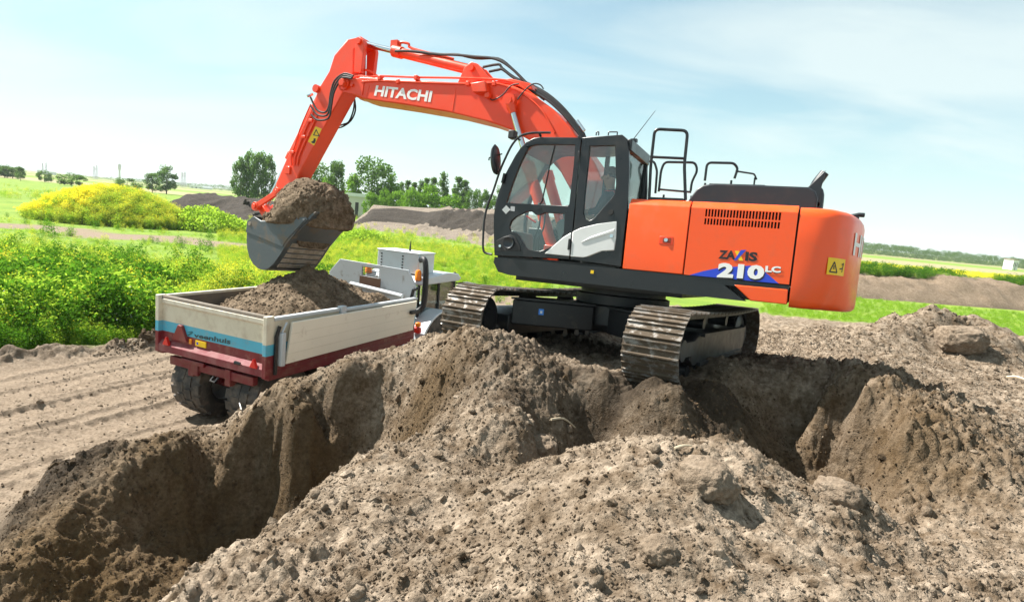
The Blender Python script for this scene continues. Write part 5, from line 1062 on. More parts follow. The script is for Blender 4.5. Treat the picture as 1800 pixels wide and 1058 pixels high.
# --- loose clods on all the dug soil
lumps = []
for i in range(8):
    me = lump(i, 1 if i < 5 else 2, .6); me.polygons.foreach_set('use_smooth', np.full(len(me.polygons), i >= 5)); lumps.append(me)
n = 420000
cx = RNG.uniform(-9, 12, n); cy = 1.7 + 14.5 * RNG.uniform(0, 1, n) ** 2.0
k = np.abs(cx - .3) < .5 + cy * 1.0; cx, cy = cx[k], cy[k]; n = len(cx)
h, wds, rd, so = terrain(cx, cy, False)
rel = np.stack([cx, cy], 1) - MT[:2]; und_in = (np.abs(rel @ MD[:2, 0]) < 2.35) & (np.abs(rel @ MD[:2, 1]) < 1.6)
patch = vnoise(cx / .6, cy / .6, 88); lipd = np.exp(-((cy - np.interp(cx, EX, EY) + .9) / .6) ** 2) * (cx < -4.5)
keep = (RNG.uniform(0, 1, n) < (so * (.35 + .9 * patch) + .12 * rd + .8 * lipd)) & ~und_in
cx, cy, lipd = cx[keep], cy[keep], lipd[keep]; z = hz(cx, cy); n = len(cx)
s = (.0035 + .010 * RNG.uniform(0, 1, n) ** 3 + .035 * (RNG.uniform(0, 1, n) > .99) * RNG.uniform(.3, 1, n)) * (.75 + .06 * cy) * (1 + 1.6 * lipd)
scl = np.stack([s * RNG.uniform(.8, 1.4, n), s * RNG.uniform(.8, 1.4, n), s * RNG.uniform(.6, 1.0, n)], 1)
dark_tone = masks_for(cx, cy, z, *terrain(cx, cy, False)[1:])[0][:, 1:3].max(1); dk = dark_tone + RNG.normal(0, .08, n) > .33  # darker crumbs on dark soil and where wall shade is painted in
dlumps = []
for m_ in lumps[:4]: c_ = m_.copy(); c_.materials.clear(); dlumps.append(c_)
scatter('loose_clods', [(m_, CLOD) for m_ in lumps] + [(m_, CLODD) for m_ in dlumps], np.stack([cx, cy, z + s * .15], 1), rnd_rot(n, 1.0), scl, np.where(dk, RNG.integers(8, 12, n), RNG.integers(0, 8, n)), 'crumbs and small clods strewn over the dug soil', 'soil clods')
# crumbs on the two loads
def crumbs(root_m, pts, name, label):
    k = len(pts); s = .008 + .02 * RNG.uniform(0, 1, k) ** 2; W_ = np.array(root_m.to_3x3()); p = np.asarray(pts) @ W_.T + np.array(root_m.translation)
    scatter(name, [(lump(20 + i, 2, .55), HEAPM) for i in range(3)], p, rnd_rot(k, 1.0), np.stack([s, s * RNG.uniform(.7, 1.2, k), s * .8], 1), RNG.integers(0, 3, k), label, 'soil clods')
crumbs(m4(MU, MT), bucket_pts, 'bucket_crumbs', 'crumbs of soil clinging to the load in the bucket')
hx = RNG.uniform(.2, 3.8, 2600); hy = RNG.uniform(-1.1, 1.1, 2600); crumbs(m4(TR, TO), np.stack([hx, hy, heap_h(hx, hy)[0]], 1), 'trailer_crumbs', 'crumbs of soil on the heap in the trailer')

# --- big single lumps
def boulder(px, py, z, r, seed, label, sq=(1, .85, .7)):
    c = hit(px, py); c[2] = hz(c[0], c[1])[0] + r * sq[2] * .1
    me = lump(seed, 5, .34); v = np.array([q.co[:] for q in me.vertices]); v = v * (1 + .16 * np.abs(n3(v, .45, seed))[:, None] + .16 * np.abs(n3(v, .2, seed))[:, None] + .09 * n3(v, .09, seed + 3)[:, None] + .04 * n3(v, .045, seed + 5)[:, None]); v = np.sign(v) * np.abs(v) ** .8
    me.vertices.foreach_set('co', (v * r * np.array(sq)).astype(np.float32).ravel()); me.update()
    o = link_mesh('soil_lump', me, ROCKM, loc=tuple(c), rotz=seed * .7); return tag(o, label, 'soil lump')
boulder(1245, 850, 2.2, .17, 3, 'big dry soil lump near the crest of the foreground mound')
boulder(1690, 600, 2.2, .40, 4, 'large pale lump of dry soil on the low heap behind the machine', (1.1, .9, .75))
boulder(948, 792, 1.75, .17, 6, 'squarish clay lump at the edge of the pit below the ridge')
boulder(1470, 875, 2.05, .15, 8, 'dark soil lump lying on the right shoulder of the foreground mound')
boulder(1160, 975, 2.2, .09, 9, 'fist-sized round soil lump low on the foreground mound')
boulder(905, 870, 1.95, .08, 10, 'small grey soil lump beside the mound edge above the trench')
# a pale stick, a plastic strip and some straw
def stick(a, b, z0, z1, r, name, label, mat):
    p0 = hit(*a); p1 = hit(*b); p0[2] = hz(p0[0], p0[1])[0] + r * 1.5; p1[2] = hz(p1[0], p1[1])[0] + r * 2.5; mid = (p0 + p1) / 2; mid[2] = max(mid[2], hz(mid[0], mid[1])[0] + r)
    m = MB(); m.tube([p0, mid + [0, 0, r], p1], [r, r * .9, r * .6], 6, 4); o = m.build(name, mat); return tag(o, label, 'stick')
STRAW = paint('pale_stick', (.5, .42, .3), .8)
stick((968, 742), (1010, 758), 1.9, 1.75, .012, 'stick', 'thin pale stick on the slope below the ridge', STRAW)
stick((1185, 792), (1215, 790), 2.25, 2.25, .010, 'stick', 'short pale stick on the crest of the foreground mound', STRAW)
stick((418, 702), (424, 724), 1.3, 1.25, .010, 'stick', 'white stick standing out of the berm beside the trailer wheel', WHITE)
stick((1770, 668), (1800, 674), 1.65, 1.65, .03, 'stick', 'pale plank end lying on the flat soil right of the excavator', STRAW)

# ------------------------------------------------------------------ plants
def leaf_cluster(rng, n, spread, hgt, size, narrow=.45, petals=0, psize=.03, up=.3, mats=(0, 1), topflower=True, stems=5):
    V = []; F = []; M = []
    for s_ in range(stems):
        a = rng.uniform(0, 6.28); r = spread * .5 * math.sqrt(rng.uniform()); bx, by = r * math.cos(a), r * math.sin(a); tx, ty = bx + rng.normal(0, .12) * hgt, by + rng.normal(0, .12) * hgt; th = hgt * rng.uniform(.7, 1.1)
        k = len(V); w = .006
        V += [(bx - w, by, 0), (bx + w, by, 0), (tx, ty, th)]; F.append((k, k + 1, k + 2)); M.append(0)
        for i in range(n // stems):
            t = rng.uniform(.12, 1.0); p = np.array([bx + (tx - bx) * t, by + (ty - by) * t, th * t]); p[:2] += rng.normal(0, spread * .22 * (1.1 - .5 * t), 2)
            d = np.array([rng.normal(), rng.normal(), rng.normal() * .5 + up]); d /= np.linalg.norm(d); sd = np.cross(d, [rng.normal(), rng.normal(), rng.normal()]); sd /= np.linalg.norm(sd) + 1e-9; l = size * rng.uniform(.6, 1.3)
            k = len(V); q = p + d * l * .5; V += [tuple(p), tuple(q + sd * l * narrow * .5), tuple(p + d * l - np.array([0, 0, l * .15])), tuple(q - sd * l * narrow * .5)]; F.append((k, k + 1, k + 2, k + 3)); M.append(0)
        for i in range(petals // stems):
            t = rng.uniform(.78, 1.12); p = np.array([bx + (tx - bx) * t, by + (ty - by) * t, th * t]); p[:2] += rng.normal(0, spread * .16, 2); u = rng.normal(0, 1, 3); u /= np.linalg.norm(u); w_ = np.cross(u, [.3, .5, .8]); w_ /= np.linalg.norm(w_); l = psize * rng.uniform(.7, 1.3)
            k = len(V); V += [tuple(p - u * l), tuple(p - w_ * l), tuple(p + u * l), tuple(p + w_ * l)]; F.append((k, k + 1, k + 2, k + 3)); M.append(1)
    return V, F, M
def plant_mesh(seed, mats, **kw):
    V, F, M = leaf_cluster(np.random.default_rng(seed), mats=(0, 1), **kw); me = bpy.data.meshes.new('plant'); me.from_pydata(V, [], F)
    for m_ in mats: me.materials.append(m_)
    me.polygons.foreach_set('material_index', np.array(M, np.int32)); return me
W_GREEN = [plant_mesh(i, (LEAF_WEED, PETAL), n=300, spread=.6, hgt=.85, size=.095, narrow=.4, petals=14, psize=.014, stems=14) for i in range(3)]
W_YEL = [plant_mesh(10 + i, (LEAF_WEEDY, PETAL), n=230, spread=.5, hgt=.95, size=.085, narrow=.35, petals=60, psize=.018, stems=12) for i in range(3)]
W_DARK = [plant_mesh(20 + i, (LEAF_DARK, PETAL), n=320, spread=.75, hgt=1.1, size=.11, narrow=.5, stems=12) for i in range(2)]
W_GRASS = [plant_mesh(30 + i, (LEAF_GRASS, PETAL), n=60, spread=.5, hgt=.4, size=.32, narrow=.07, up=1.6, stems=10) for i in range(2)]
W_RAPE = [plant_mesh(40 + i, (LEAF_WEEDY, PETAL), n=50, spread=.6, hgt=.9, size=.14, petals=190, psize=.035, stems=12) for i in range(2)]
W_WHITE = [plant_mesh(50, (LEAF_WEED, PETALW), n=80, spread=.5, hgt=.9, size=.12, petals=30, psize=.02, stems=8)]
W_POPPY = [plant_mesh(60, (LEAF_WEED, POPPY), n=60, spread=.4, hgt=.8, size=.12, petals=6, psize=.045, stems=6)]
PROT = W_GREEN + W_YEL + W_DARK + W_GRASS + W_RAPE + W_WHITE + W_POPPY
I_G, I_Y, I_D, I_GR, I_R, I_W, I_P = (0, 3), (3, 6), (6, 8), (8, 10), (10, 12), (12, 13), (13, 14)
def weeds_field():
    P_, R_, S_, I_ = [], [], [], []
    def put(x, y, z, s, i): P_.append(np.stack([x, y, z], 1)); R_.append(rnd_rot(len(x), .12)); S_.append(np.stack([s, s, s * RNG.uniform(.75, 1.25, len(s))], 1)); I_.append(i)
    def pick(rg, k): return RNG.integers(rg[0], rg[1], k)
    # tall weeds behind the road edge
    n = 15000; y = 10 + 38 * RNG.uniform(0, 1, n) ** 1.5; x = RNG.uniform(-1.05, .12, n) * y * 1.02
    h, wd_, rd_, so_ = terrain(x, y, False); dl = y - np.interp(x, EX, EY); path = polydist(x, y, TRACKPATH)
    f = fbm(x, y, 5, 3, 101); g = fbm(x, y, 2.2, 2, 102)
    tall = sm(33, 24, y) * sm(-1, -4, x + .25 * (y - 15))
    k = (wd_ > .6) & (dl > .15) & (path > 2.2) & (RNG.uniform(0, 1, n) < .45 + .55 * tall); x, y, h, f, g, tall, dl = [q[k] for q in (x, y, h, f, g, tall, dl)]; n = len(x)
    yel = sm(-.02, .3, f + .45 * sm(15.5, 25, y) - .16); u = RNG.uniform(0, 1, n)
    idx = np.where(u < yel * .45, pick(I_Y, n), np.where((g > .2) & (u > .65), pick(I_D, n), pick(I_G, n))); idx = np.where(RNG.uniform(0, 1, n) < .03, pick(I_W, n), idx); idx = np.where(RNG.uniform(0, 1, n) < .0006, pick(I_P, n), idx)
    idx = np.where(RNG.uniform(0, 1, n) < np.where(tall < .3, .5, .22), pick(I_GR, n), idx)
    s = (.5 + .5 * tall + .55 * g + .3 * fbm(x, y, 1.1, 2, 104)) * RNG.uniform(.55, 1.3, n) * (.35 + .65 * sm(-.2, 2.6, dl)); s = np.clip(s, .22, 1.7); put(x, y, h - .03, s * np.interp(y, [12, 16, 20, 28], [.98, .92, .72, .6]), idx)
    # flowering flat field behind trailer and tractor
    n = 9000; y = RNG.uniform(22, 64, n); x = -.5 * y + RNG.uniform(0, .56, n) * y; h, wd_, *_q = terrain(x, y, False); k = (wd_ > .6) & (polydist(x, y, TRACKPATH) > 2.2) & (np.hypot((x + 1.5) / 8.5, (y - 27) / 4.5) > 1.0); x, y, h = x[k], y[k], h[k]; n = len(x)
    f = fbm(x, y, 6, 3, 111); u = RNG.uniform(0, 1, n); idx = np.where(u < .35 + .6 * f, pick(I_Y, n), np.where(u < .93, pick(I_GR, n), pick(I_G, n))); put(x, y, h - .02, RNG.uniform(.3, .6, n), idx)
    # grass and weeds on the right: strip of grass then the bank's planted top
    n = 3000; y = RNG.uniform(30, 46, n); x = .42 * y + RNG.uniform(0, .75, n) * y; h, *_q = terrain(x, y, False); put(x, y, h, RNG.uniform(.25, .5, n), pick(I_GR, n))
    # far tufts
    n = 3500; y = RNG.uniform(55, 130, n); x = RNG.uniform(-1.05, .2, n) * y; h, *_q = terrain(x, y, False); k = vnoise(x / 14, y / 9, 15) > .5; put(x[k], y[k], h[k], RNG.uniform(.6, 1.1, k.sum()), np.where(RNG.uniform(0, 1, k.sum()) < .3, pick(I_Y, k.sum()), pick(I_GR, k.sum())))
    return np.concatenate(P_), np.concatenate(R_), np.concatenate(S_), np.concatenate(I_)
pw, rw, sw_, iw = weeds_field()
scatter('weeds', [(m_, None) for m_ in PROT], pw, rw, sw_, iw, 'tall green weeds with yellow flowers covering the field', 'weeds')

# --- far banks and heaps
def strip_mesh(path, prof, step, namp, seed, cl=.9):
    """soil bank: profile (offset across, height) swept along a plan polyline"""
    path = np.array(path, float); seg = np.linalg.norm(np.diff(path, axis=0), axis=1); tot = seg.sum(); nS = int(tot / step); d = np.r_[0, np.cumsum(seg)]
    s = np.linspace(0, tot, nS); cx = np.interp(s, d, path[:, 0]); cy = np.interp(s, d, path[:, 1]); tx = np.gradient(cx); ty = np.gradient(cy); l = np.hypot(tx, ty); nx, ny = -ty / l, tx / l
    pr = np.array(prof); nT = int((pr[-1, 0] - pr[0, 0]) / step) + 2; o = np.linspace(pr[0, 0], pr[-1, 0], nT); hh = np.interp(o, pr[:, 0], pr[:, 1])
    X = cx[:, None] + nx[:, None] * o; Y = cy[:, None] + ny[:, None] * o; Z = np.repeat(hh[None], nS, 0); x, y = X.ravel(), Y.ravel()
    endf = np.minimum(sm(0, 6, s), sm(tot, tot - 6, s))[:, None]; Z = (Z * endf * (1 + .22 * fbm(np.repeat(s, nT), np.tile(o * .3, nS), 9, 3, seed).reshape(nS, nT)))
    nz = namp * fbm(x, y, 2.0, 4, seed + 1, .6) + namp * 1.2 * clods(x, y, cl, .6, seed + 2, .7) + namp * clods(x, y, cl * .5, .6, seed + 4, .7); Z = Z + nz.reshape(nS, nT) * np.clip(Z * 1.2, 0, 1)
    Z = Z - .25 * (np.clip(.3 - Z, 0, .3) / .3) 
    idx = np.arange(nS * nT).reshape(nS, nT); q = np.stack([idx[:-1, :-1], idx[1:, :-1], idx[1:, 1:], idx[:-1, 1:]], -1).reshape(-1, 4)
    me = bpy.data.meshes.new('bank'); me.from_pydata(np.stack([x, y, Z.ravel()], 1).tolist(), [], q.tolist()); me.polygons.foreach_set('use_smooth', np.ones(len(q), bool)); return me, np.tile(o, nS), Z.ravel()
def bank(name, path, prof, step, namp, seed, mats, split, kindlabel):
    me, o, Z = strip_mesh(path, prof, step, namp, seed)
    for m_ in mats: me.materials.append(m_)
    co = np.array([p.vertices[0] for p in me.polygons]); jit = .5 * RNG.normal(0, 1, len(co)) * .5
    me.polygons.foreach_set('material_index', split(o[co] + jit, Z[co]).astype(np.int32)); ob = link_mesh(name, me, None); return tag(ob, kind='structure')
# path runs left to right seen from the camera; negative offset = away from the camera is +, so order the profile from far to near
A_ = [gz(600, 400, 0)[:2], gz(660, 405, 0)[:2], gz(760, 418, 0)[:2], gz(880, 436, 0)[:2], gz(1010, 452, 0)[:2]]; A_ = [np.array(a) for a in A_]
PALE = soil_mat('pale_bank_soil', base=(.27, .228, .188), other=(.15, .125, .10))
bank('embankment', A_, [(-1, 0), (3.0, .55), (6.5, 1.0), (7.5, 1.25), (12.5, 3.55), (14, 3.75), (19, 3.9), (26, 0)], .4, .6, 201, (PALE, BANKD), lambda o, z: np.where((o > 6.9) & (o < 13.0), 1, 0), '')
B_ = [np.array(gz(a, b, 0)[:2]) for a, b in ((235, 362), (330, 372), (440, 388), (560, 396), (660, 400))]
bank('embankment', B_, [(-1, 0), (2.5, 1.4), (5, 2.5), (7, 2.7), (12, 0)], .42, .45, 211, (BANKD, PALE), lambda o, z: np.where(o > 7.5, 1, 0), '')
C_ = [np.array([15, 44.0]), np.array([28, 47.5]), np.array([44, 50.0]), np.array([70, 52.0])]
bank('embankment', C_, [(-.5, 0), (.4, .4), (2.6, 1.45), (4, 1.7), (14, 2.0), (22, 0)], .35, .36, 221, (soil_mat('brown_bank_soil', base=(.27, .21, .155), other=(.15, .112, .078)), soil_mat('planted_bank_soil', base=(.14, .18, .05), other=(.1, .12, .04))), lambda o, z: np.where(o > 4.4, 1, 0), '')
def bank_plants():
    P_, S_, I_ = [], [], []
    n = 5200; t = RNG.uniform(0, 1, n); o = RNG.uniform(4.2, 17, n); x = 15 + 55 * t; y = np.interp(x, [15, 28, 44, 70], [44, 47.5, 50, 52]) + o; z = np.interp(o, [4, 14, 22], [1.7, 2.0, 0]) - .05
    far = sm(6, 9, o + 1.5 * fbm(x, y, 5, 2, 5)); u = RNG.uniform(0, 1, n); idx = np.where(u < far * (.25 + .5 * sm(28, 50, x)), RNG.integers(I_R[0], I_R[1], n), np.where(far > .5, RNG.integers(I_Y[0], I_Y[1], n), np.where(u < .55, RNG.integers(I_D[0], I_D[1], n), RNG.integers(I_G[0], I_G[1], n))))
    s = np.where(far > .5, .55, .8) * RNG.uniform(.5, 1.3, n); k = (vnoise(x / 2.2, y / 2.2, 7) > .38) | (far > .5); return np.stack([x, y, z], 1)[k], rnd_rot(k.sum()), np.stack([s, s, s], 1)[k], idx[k]
scatter('bank_weeds', [(m_, None) for m_ in PROT], *bank_plants(), 'green and yellow weeds growing along the top of the cut bank', 'weeds')
# flowering heap on the left
hc = gz(165, 395, 0)[:2]; HR = (6.4, 5.6, 2.4); hc = hc + np.array([-1.2, 4.5])
def yheap(x, y):
    r = np.hypot((x - hc[0]) / HR[0], (y - hc[1]) / HR[1]); z = HR[2] * np.clip(1 - r ** 1.7, -.1, 1) + .2 * fbm(x, y, 2, 3, 301); z = np.where(r > 1, -.2, z); return z, r
me, *_r = grid_mesh(np.linspace(hc[0] - 13, hc[0] + 13, 70), np.linspace(hc[1] - 8, hc[1] + 8, 50), yheap); o = link_mesh('overgrown_heap', me, soil_mat('overgrown_soil', base=(.16, .17, .05), other=(.08, .11, .03))); tag(o, kind='structure')
n = 2300; t = RNG.uniform(0, 6.283, n); rr = np.sqrt(RNG.uniform(0, 1.1, n)); x = hc[0] + HR[0] * rr * np.cos(t); y = hc[1] + HR[1] * rr * np.sin(t); z, r = yheap(x, y)
yl = sm(.25, -.55, (x - hc[0]) / HR[0] + .5 * fbm(x, y, 3, 2, 9) + .35 * (r > .85)); u = RNG.uniform(0, 1, n)
idx = np.where(u < yl * .55, RNG.integers(I_R[0], I_R[1], n), np.where(u < .6, RNG.integers(I_Y[0], I_Y[1], n), RNG.integers(I_G[0], I_G[1], n))); s = RNG.uniform(.6, 1.15, n)
scatter('heap_flowers', [(m_, None) for m_ in PROT], np.stack([x, y, np.maximum(z, 0)], 1), rnd_rot(n), np.stack([s, s, s], 1), idx, 'bright yellow flowers and weeds covering the old heap', 'flowers')
# leafy heap in front of the dark bank, and bushes in the weeds
def bushy(px, py, R_, name, label, cat, dark, n, group=None, hgt=.8):
    c = gz(px, py, 0); k = n; V = []; F = []; rng = np.random.default_rng(int(px * 7 + py))
    a = rng.normal(0, 1, (k, 3)); a /= np.linalg.norm(a, axis=1)[:, None]; rr = rng.uniform(.55, 1.0, k) ** .5; lob = 1 + .25 * n3(a, .6, int(px)); p = a * rr[:, None] * lob[:, None] * np.array([R_, R_ * .8, R_ * hgt]); p[:, 2] = np.abs(p[:, 2]) + .05
    d = rng.normal(0, 1, (k, 3)) + a * .7; d /= np.linalg.norm(d, axis=1)[:, None]; e = np.cross(d, rng.normal(0, 1, (k, 3))); e /= np.linalg.norm(e, axis=1)[:, None]; l = rng.uniform(.07, .16, k)[:, None] * (R_ ** .5)
    V = np.stack([p, p + d * l * .5 + e * l * .3, p + d * l, p + d * l * .5 - e * l * .3], 1).reshape(-1, 3); F = np.arange(4 * k).reshape(-1, 4)
    me = bpy.data.meshes.new('bush'); me.from_pydata(V.tolist(), [], F.tolist()); root = empty(name, Matrix.Translation((c[0], c[1], hz(c[0], c[1])[0] - .05)), label, cat, group); link_mesh('foliage', me, LEAF_DARK if dark else LEAF_WEED, root)
    m = MB()
    for j in range(5): b = rng.uniform(-.4, .4, 2) * R_; m.tube([(b[0] * .2, b[1] * .2, 0), (b[0], b[1], R_ * hgt * .7)], [.03, .01], 5)
    m.build('stem', BARK, root); return root
bushy(252, 512, 1.25, 'bush', 'broad dark green bush in the weeds beside the trailer tailgate', 'bush', True, 3600)
bushy(345, 500, .85, 'bush', 'smaller dark green bush in the weeds behind the trailer bed', 'bush', True, 2000)
bushy(215, 490, .7, 'bush', 'low dark bush left of the broad bush in the weeds', 'bush', True, 1300)
bushy(365, 405, 3.6, 'leafy_heap', 'low heap overgrown with green leaves in front of the dark bank', 'overgrown heap', False, 5200, None, .55)
bushy(310, 400, 2.2, 'leafy_heap', 'small leafy mound between the sandy track and the dark bank', 'overgrown heap', False, 2600, None, .5)
bushy(640, 425, 2.4, 'leafy_heap', 'leafy mound behind the raised bucket at the foot of the embankment', 'overgrown heap', False, 2600, None, .55)

# ------------------------------------------------------------------ trees
def crown_mesh(seed, style, k):
    rng = np.random.default_rng(seed); P_ = []
    nc = {'poplar': 34, 'round': 60, 'clump': 44, 'bush': 24}[style]
    for i in range(nc):
        if style == 'poplar': t = rng.uniform(.0, 1); r = .13 * math.sin(math.pi * min(1, .12 + t * .88)) ** .6 * (1.15 - .45 * t); z = .12 + .84 * t; rc = .055
        elif style == 'round': a = rng.uniform(-1, 1); z = .56 + .40 * a; r = .36 * math.sqrt(max(0, 1 - a * a)) ** .9; rc = .10
        elif style == 'clump': t = rng.uniform(0, 1); z = .16 + .78 * t; r = .26 * math.sin(math.pi * (.15 + .8 * t)) ** .7; rc = .085
        else: a = rng.uniform(-.6, 1); z = .42 + .42 * a; r = .55 * math.sqrt(max(0, 1 - a * a)); rc = .14
        th = rng.uniform(0, 6.283); r *= math.sqrt(rng.uniform(.25, 1.0)); P_.append((r * math.cos(th), r * math.sin(th), z, rc * rng.uniform(.7, 1.3)))
    P_ = np.array(P_); j = rng.integers(0, nc, k); a = rng.normal(0, 1, (k, 3)); a /= np.linalg.norm(a, axis=1)[:, None]; p = P_[j, :3] + a * (P_[j, 3] * rng.uniform(.45, 1.05, k))[:, None]; p[:, 2] = np.maximum(p[:, 2], .03)
    d = rng.normal(0, 1, (k, 3)) + a * .6; d /= np.linalg.norm(d, axis=1)[:, None]; e = np.cross(d, rng.normal(0, 1, (k, 3))); e /= np.linalg.norm(e, axis=1)[:, None]; l = rng.uniform(.024, .052, k)[:, None] * (1.5 if style == 'bush' else (.8 if style == 'poplar' else 1.0))
    V = np.stack([p, p + d * l * .5 + e * l * .38, p + d * l, p + d * l * .5 - e * l * .38], 1).reshape(-1, 3); me = bpy.data.meshes.new('crown'); me.from_pydata(V.tolist(), [], np.arange(4 * k).reshape(-1, 4).tolist())
    m = MB(); m.tube([(0, 0, 0), (.01, 0, .25), (0, .01, .55), (.005, 0, .85)], [.016, .013, .008, .003], 7)
    for i in range(7):
        q = P_[i]; z0 = max(.08, q[2] - .2); m.tube([(0, 0, z0), (q[0] * .5, q[1] * .5, (z0 + q[2]) / 2 + .02), tuple(q[:3])], [.007, .005, .002], 5)
    return me, m.mesh()
CROWN = {}
for st, nv, k in (('poplar', 3, 3200), ('round', 3, 4300), ('clump', 3, 3500), ('bush', 3, 2600)):
    for i in range(nv): CROWN[st, i] = crown_mesh(500 + 10 * i + len(st), st, k)
def mkvariant(st, i, mt):
    key = (st, i, mt.name)
    if key not in CROWN:
        a, b = CROWN[st, i]; a2 = a.copy(); a2.materials.clear(); a2.materials.append(mt); b2 = b.copy(); b2.materials.clear(); b2.materials.append(BARK); CROWN[key] = (a2, b2)
    return CROWN[key]
def tree(px, top, D, wpx, style, label, name='tree', cat='tree', group=None, mt=LEAF_TREE, var=0, zb=0.0):
    g = gy(px, 300, D); x = g[0]; hor = 293.6 + .0936 * px; ztop = gy(px, top, D)[2]; H_ = max(1.0, ztop - zb); wm = wpx / FPX * D * 1.02
    wid = {'poplar': .27, 'round': .80, 'clump': .58, 'bush': 1.25}[style]; sx = wm / wid
    root = empty(name, Matrix.Translation((x, D, zb)), label, cat, group); ca_, tr_ = mkvariant(st if False else style, var % 3, mt)
    for nm, me in (('trunk', tr_), ('crown', ca_)):
        o = bpy.data.objects.new(nm, me); COL.objects.link(o); o.parent = root; o.scale = (sx, sx, H_); o.rotation_euler = (0, 0, var * 1.3 + px * .1)
    return root
G1 = 'tall trees in the clump beside the arm'
for i, (px, top, w) in enumerate(((424, 276, 30), (438, 266, 30), (455, 264, 32), (472, 272, 28))):
    tree(px, top, 150 + 3 * (i % 2), w, 'clump', 'tall slender tree in the dense clump standing left of the excavator arm', 'poplar_tree', 'tree', G1, LEAF_TREE, i)
tree(293, 292, 205, 36, 'clump', 'round-headed single tree standing alone in the flat fields', 'tree', var=1)
tree(268, 303, 207, 26, 'clump', 'shorter tree just left of the single field tree', 'tree', var=2)
tree(224, 312, 200, 48, 'bush', 'wide low bush in the fields left of the single tree', 'field_bush', 'bush', var=0)
tree(126, 303, 190, 46, 'bush', 'dark bush behind the top of the yellow flowering heap', 'field_bush', 'bush', var=1)
tree(78, 299, 210, 28, 'bush', 'small bush in the fields near the pylons', 'field_bush', 'bush', var=2)
tree(36, 293, 200, 14, 'clump', 'small pointed tree at the edge of the far left wood', 'tree', var=0)
for i, px in enumerate((-12, 8, 22)):
    tree(px, 289 + i * 2, 230, 34, 'round', 'tree of the small wood behind the fields on the far left', 'tree', 'tree', 'trees of the far left wood', LEAF_TREE, i)
tree(562, 289, 132, 54, 'round', 'broad tree right behind the excavator arm', var=1); tree(592, 280, 136, 34, 'clump', 'taller narrow tree right of the arm above the bucket', var=2)
tree(575, 312, 128, 40, 'bush', 'light green bush under the trees behind the bucket', 'bush', 'bush', mt=LEAF_TREE2, var=1)
tree(656, 279, 134, 78, 'round', 'largest round tree, above the pale shed roof', var=0)
tree(690, 306, 133, 34, 'clump', 'grey green tree leaning against the largest round tree', var=1, mt=LEAF_TREE2)
tree(622, 309, 131, 30, 'clump', 'bright green small tree beside the pale shed roof', var=0, mt=LEAF_TREE2)
for i, (px, top, w) in enumerate(((708, 321, 14), (719, 318, 15), (730, 321, 14), (742, 318, 15), (752, 314, 16), (764, 312, 16), (781, 304, 20), (808, 312, 20), (820, 317, 17))):
    tree(px, top, 150 + 2 * (i % 3), w * 1.2, 'poplar', {6: 'tallest pointed poplar, at the end of the poplar row', 7: 'pointed poplar standing apart beyond the row, the taller of two', 8: 'pointed poplar standing apart beyond the row, the shorter of two'}.get(i, 'slender poplar in the row behind the small bright trees'), 'poplar_tree', 'tree', 'poplars in a row', LEAF_TREE, i)
for i, (px, top, w) in enumerate(((656, 338, 26), (680, 334, 24), (702, 334, 28), (727, 330, 30), (759, 325, 40), (745, 338, 24), (798, 342, 40), (712, 344, 22), (668, 346, 22))):
    tree(px, top, 124 + 2 * (i % 3), w * 1.15, 'round' if i % 2 else 'clump', 'small bright green tree on the low ground behind the embankment crest', 'young_tree', 'tree', 'young trees behind the embankment', LEAF_TREE2, i)
tree(836, 332, 130, 34, 'round', 'round tree left of the excavator cab window', var=2); tree(858, 334, 128, 26, 'clump', 'dark tree half hidden by the front of the cab', var=0)
tree(885, 330, 125, 40, 'round', 'tree seen through the cab windows above the embankment', var=1)
# woods on the skyline
def woodland(name, x0, x1, D, top_px, n, label, mt):
    pts = []; s = []
    for i in range(n):
        px = x0 + (x1 - x0) * (i + RNG.uniform(-.4, .4)) / (n - 1); dd = D * RNG.uniform(.97, 1.06); g = gy(px, 300, dd); zt = gy(px, np.interp(px, [a for a, b in top_px], [b for a, b in top_px]), dd)[2]; pts.append((g[0], dd, -.5)); s.append((zt * RNG.uniform(.9, 1.3), zt * RNG.uniform(.8, 1.08)))
    s = np.array(s); scatter(name, [(crown_mesh(900 + i, 'round', 900)[0], mt) for i in range(3)], pts, rnd_rot(n, .02), np.stack([s[:, 0] * 1.1, s[:, 0] * 1.1, s[:, 1]], 1), RNG.integers(0, 3, n), label, 'wood')
woodland('woodland', 1490, 1900, 420, [(1490, 422), (1600, 432), (1700, 443), (1900, 464)], 130, 'dark green wood along the skyline right of the excavator', LEAF_TREE)
woodland('woodland', -80, 430, 900, [(-80, 301), (100, 305), (250, 314), (430, 328)], 150, 'hazy line of woods on the skyline on the left', LEAF_TREE)
woodland('woodland', 880, 1500, 600, [(880, 372), (1500, 422)], 90, 'wood on the skyline behind the excavator', LEAF_TREE)
